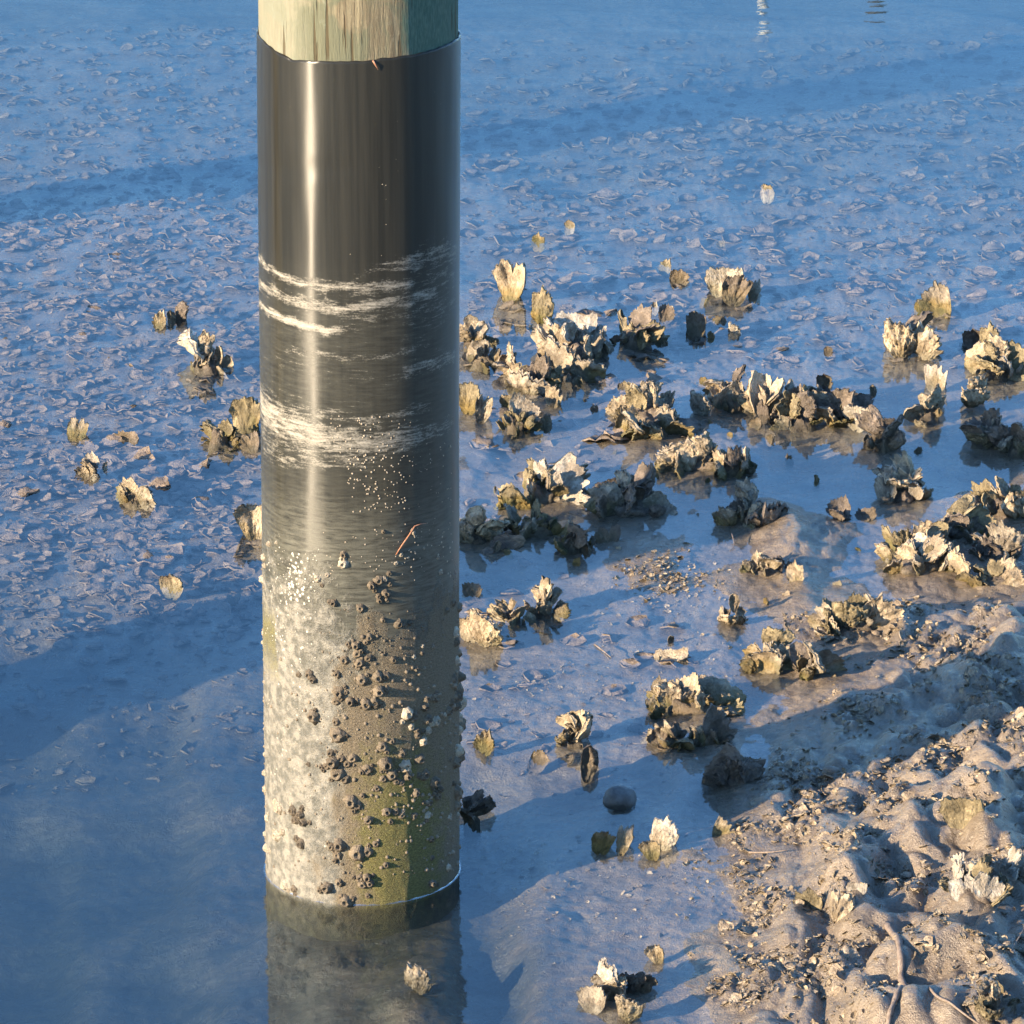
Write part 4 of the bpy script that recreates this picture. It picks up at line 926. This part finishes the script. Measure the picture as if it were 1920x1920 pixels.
# ------------------------------------------------------------------ loose shells on the bed and litter on the bank
LOOSE = []
for k in range(8):
    V_, Q_ = oyster_mesh(500 + k, w=_r.uniform(0.6, 1.0), ribs=_r.choice([3, 5, 7]), rib=0.02, cup=_r.uniform(0.05, 0.14), frill=_r.uniform(0.04, 0.16), lam=3, thick=0.05, bend=_r.uniform(-.2, .2), NR=5, NT=15)
    LOOSE.append((V_ - np.array((0, 0, 0.5)), Q_))
def loose_mat(p, size, r, tilt):
    M = Matrix.Rotation(r.uniform(0, 6.28), 4, 'Z') @ Matrix.Rotation(PI / 2 * r.choice([-1, 1]) + r.uniform(-tilt, tilt), 4, 'X') @ Matrix.Rotation(r.uniform(-tilt, tilt), 4, 'Y') @ Matrix.Scale(size, 4)
    M.translation = Vector(p); return M
LM = []
for V_, Q_ in LOOSE:
    me = mesh_np('oyster_shell', V_, Q_); me.materials.append(LITTER_U); LM.append(me)
def terr1(x, y): return float(tlook(x, y))
rl = random.Random(21)
def bed_points(n, regions, r):
    out = []
    while len(out) < n:
        x0, x1, y0, y1, wgt = r.choices(regions, [q[4] for q in regions])[0]
        out.append((r.uniform(x0, x1), r.uniform(y0, y1)))
    P = np.array([at(x, y, -0.03) for x, y in out])
    P[:, 2] = tlook(P[:, 0], P[:, 1])
    return [(o, p) for o, p in zip(out, P) if p[2] < -0.007 and math.hypot(p[0] - PB[0], p[1] - PB[1]) > PR + 0.03]
for (px_, py_), p in bed_points(150, [(0, 485, 420, 1150, 1.0)], rl):
    o = link('loose_shell', rl.choice(LM)); o.matrix_world = loose_mat(p + np.array((0, 0, 0.004)), rl.uniform(0.028, 0.060) * (1.3 if py_ > 860 else 1), rl, 0.28)
    tag(o, 'flat oyster shell lying on the crowded shell bed under the water left of the pile', 'shell', 'loose shells on the bed left of the pile')
for (px_, py_), p in bed_points(95, [(870, 1920, 260, 640, 1.0), (870, 1300, 640, 860, 0.25)], rl):
    o = link('loose_shell', rl.choice(LM)); o.matrix_world = loose_mat(p + np.array((0, 0, 0.001)), rl.uniform(0.035, 0.075), rl, 0.25)
    tag(o, 'blurred flat oyster shell lying under the water beyond the clumps right of the pile', 'shell', 'loose shells on the bed right of the pile')

def shell_stuff(name, pts, sizes, r, mat, tilt, shapes):
    Vs, Qs, n = [], [], 0
    for p, s in zip(pts, sizes):
        V_, Q_ = r.choice(shapes)
        M = np.array(loose_mat(p, s, r, tilt))
        Vs.append(V_ @ M[:3, :3].T + M[:3, 3]); Qs.append(Q_ + n); n += len(V_)
    me = mesh_np(name, np.concatenate(Vs), np.concatenate(Qs)); me.materials.append(mat)
    o = link(name, me); o['kind'] = 'stuff'; return o
CHEAP = []
for k in range(6):
    V_, Q_ = oyster_mesh(700 + k, w=rl.uniform(0.4, 1.0), ribs=3, rib=0.02, cup=rl.uniform(0.08, 0.2), frill=0.2, lam=2, thick=0.08, NR=3, NT=8)
    CHEAP.append((V_ - np.array((0, 0, 0.5)), Q_))
pts = bed_points(15000, [(-40, 490, 380, 1180, 1.5), (-40, 490, 10, 380, 0.5), (870, 1960, 20, 250, 0.3), (870, 1960, 180, 700, 0.8), (-40, 490, 1180, 1400, 0.10), (870, 1400, 700, 1500, 0.16)], rl)
o = shell_stuff('shell_litter', [p - np.array((0, 0, 0.0012)) for _, p in pts], [(0.006 + 0.036 * rl.random() ** 2.6) * (1.25 if q[0] > 800 else 1) for q, _ in pts], rl, LITTER, 0.36, CHEAP)
tag(o, 'broken shell covering the bed under the water', 'shell litter')

# bank: fragments one can pick out, then crumbs
def bank_points(n, r, gate):
    g = np.random.default_rng(r.randrange(10 ** 6)); m = n * 14
    x, y = g.uniform(1330, 1960, m), g.uniform(1080, 1960, m)
    a, b = (x - 960) / FPX, (960 - y) / FPX; t = (0.05 - CAM_H) / (-SP + b * CP)
    X, Y = a * t, (CP + b * SP) * t
    z = tlook(X, Y)
    c = pn(X * 8 + 1, Y * 5.5 + 2, None, 44); hol = pn(X * 6.5 + 4, Y * 4.5 + 1, None, 41)
    keep = (z > 0.004) & (np.maximum(sstep(0.0, 0.45, c), sstep(0.15, 0.5, hol)) + gate > g.random(m))
    return list(np.stack([X, Y, z], -1)[keep][:n])
FM = []
for V_, Q_ in LOOSE:
    me = mesh_np('shell_fragment', V_, Q_); me.materials.append(CRUMB_U); FM.append(me)
for p in bank_points(280, rl, 0.06):
    o = link('shell_fragment', rl.choice(FM)); o.matrix_world = loose_mat(p + np.array((0, 0, 0.001)), rl.uniform(0.010, 0.030), rl, 0.8)
    tag(o, 'broken piece of oyster shell pressed into the mud of the bank', 'shell piece', 'shell pieces strewn over the mud bank')
P = bank_points(5200, rl, 0.06)
o = shell_stuff('shell_crumbs', P, [0.003 + 0.013 * rl.random() ** 2.0 for _ in P], rl, CRUMB, 1.2, CHEAP)
tag(o, 'fine shell crumbs in the hollows of the mud bank', 'shell litter')
# patch of crumbs where the bed nearly breaks the water in the middle pool
P = []
for _ in range(420):
    x = rl.gauss(1250, 48); y = rl.gauss(1085, 26); p = at(x, y, 0); p[2] = terr1(p[0], p[1]) + 0.001; P.append(p)
for _ in range(500):
    x = rl.uniform(880, 1400); y = rl.gauss(1650, 60) if rl.random() < 0.5 else rl.gauss(1270, 60); p = at(x, y, -0.015); p[2] = terr1(p[0], p[1]) + 0.001; P.append(p)
o = shell_stuff('pool_crumbs', P, [0.003 + 0.010 * rl.random() ** 2 for _ in P], rl, CRUMB, 0.9, CHEAP)
tag(o, 'small shell crumbs scattered over the shallow pool floor', 'shell litter')

# ------------------------------------------------------------------ what stands outside the frame: neighbours that shade the water, posts mirrored in it
def side_pile(px, py, back, label):
    g = at(px, py, 0); d = np.array((SUN.x, SUN.y, 0)) / math.hypot(SUN.x, SUN.y)
    p = g + d * back
    root = bpy.data.objects.new('timber_pile', None); COL.objects.link(root); root.location = (p[0], p[1], 0)
    tag(root, label, 'pile')
    for nm in ('timber_post', 'plastic_sleeve'):
        src = [c for c in pile.children if c.name.startswith(nm)][0]
        c = src.copy(); COL.objects.link(c); c.parent = root
side_pile(120, 345, 1.2, 'sleeved pile outside the left edge whose shadow crosses the far water')
side_pile(300, 1180, 1.6, 'sleeved pile outside the left edge whose shadow crosses the shell bed')
def far_post(px, py, dist, w, tone, name, label, cap):
    q = at(px, py, 0); k = dist / q[1]; top = CAM_H * (k - 1)
    x = q[0] * k
    n = 16; rr_ = w / 2
    V = []; prof = [(rr_, -1.0), (rr_, top - cap), (rr_ * 0.94, top - cap * 0.3), (rr_ * 0.5, top), (0.001, top + 0.002)]
    for rad, z in prof:
        for j in range(n): V.append((rad * math.cos(2 * PI * j / n), rad * math.sin(2 * PI * j / n), z))
    me = mesh_np(name, np.array(V), grid_quads(n, len(prof), True)); me.materials.append(tone)
    o = link(name, me); o.location = (x, dist, 0); return tag(o, label, 'post')
far_post(1432, 22, 30.0, 0.055, mat_simple('white_paint', (0.8, 0.79, 0.76), (0.7, 0.69, 0.66), 6, 0.5), 'white_post', 'white post beyond the frame, seen only as a streak mirrored in the far water', 0.02)
far_post(1642, -12, 30.0, 0.11, mat_simple('dark_timber', (0.035, 0.028, 0.022), (0.06, 0.05, 0.04), 6, 0.8), 'dark_post', 'dark post beyond the frame, seen only as a tip mirrored at the top edge', 0.12)
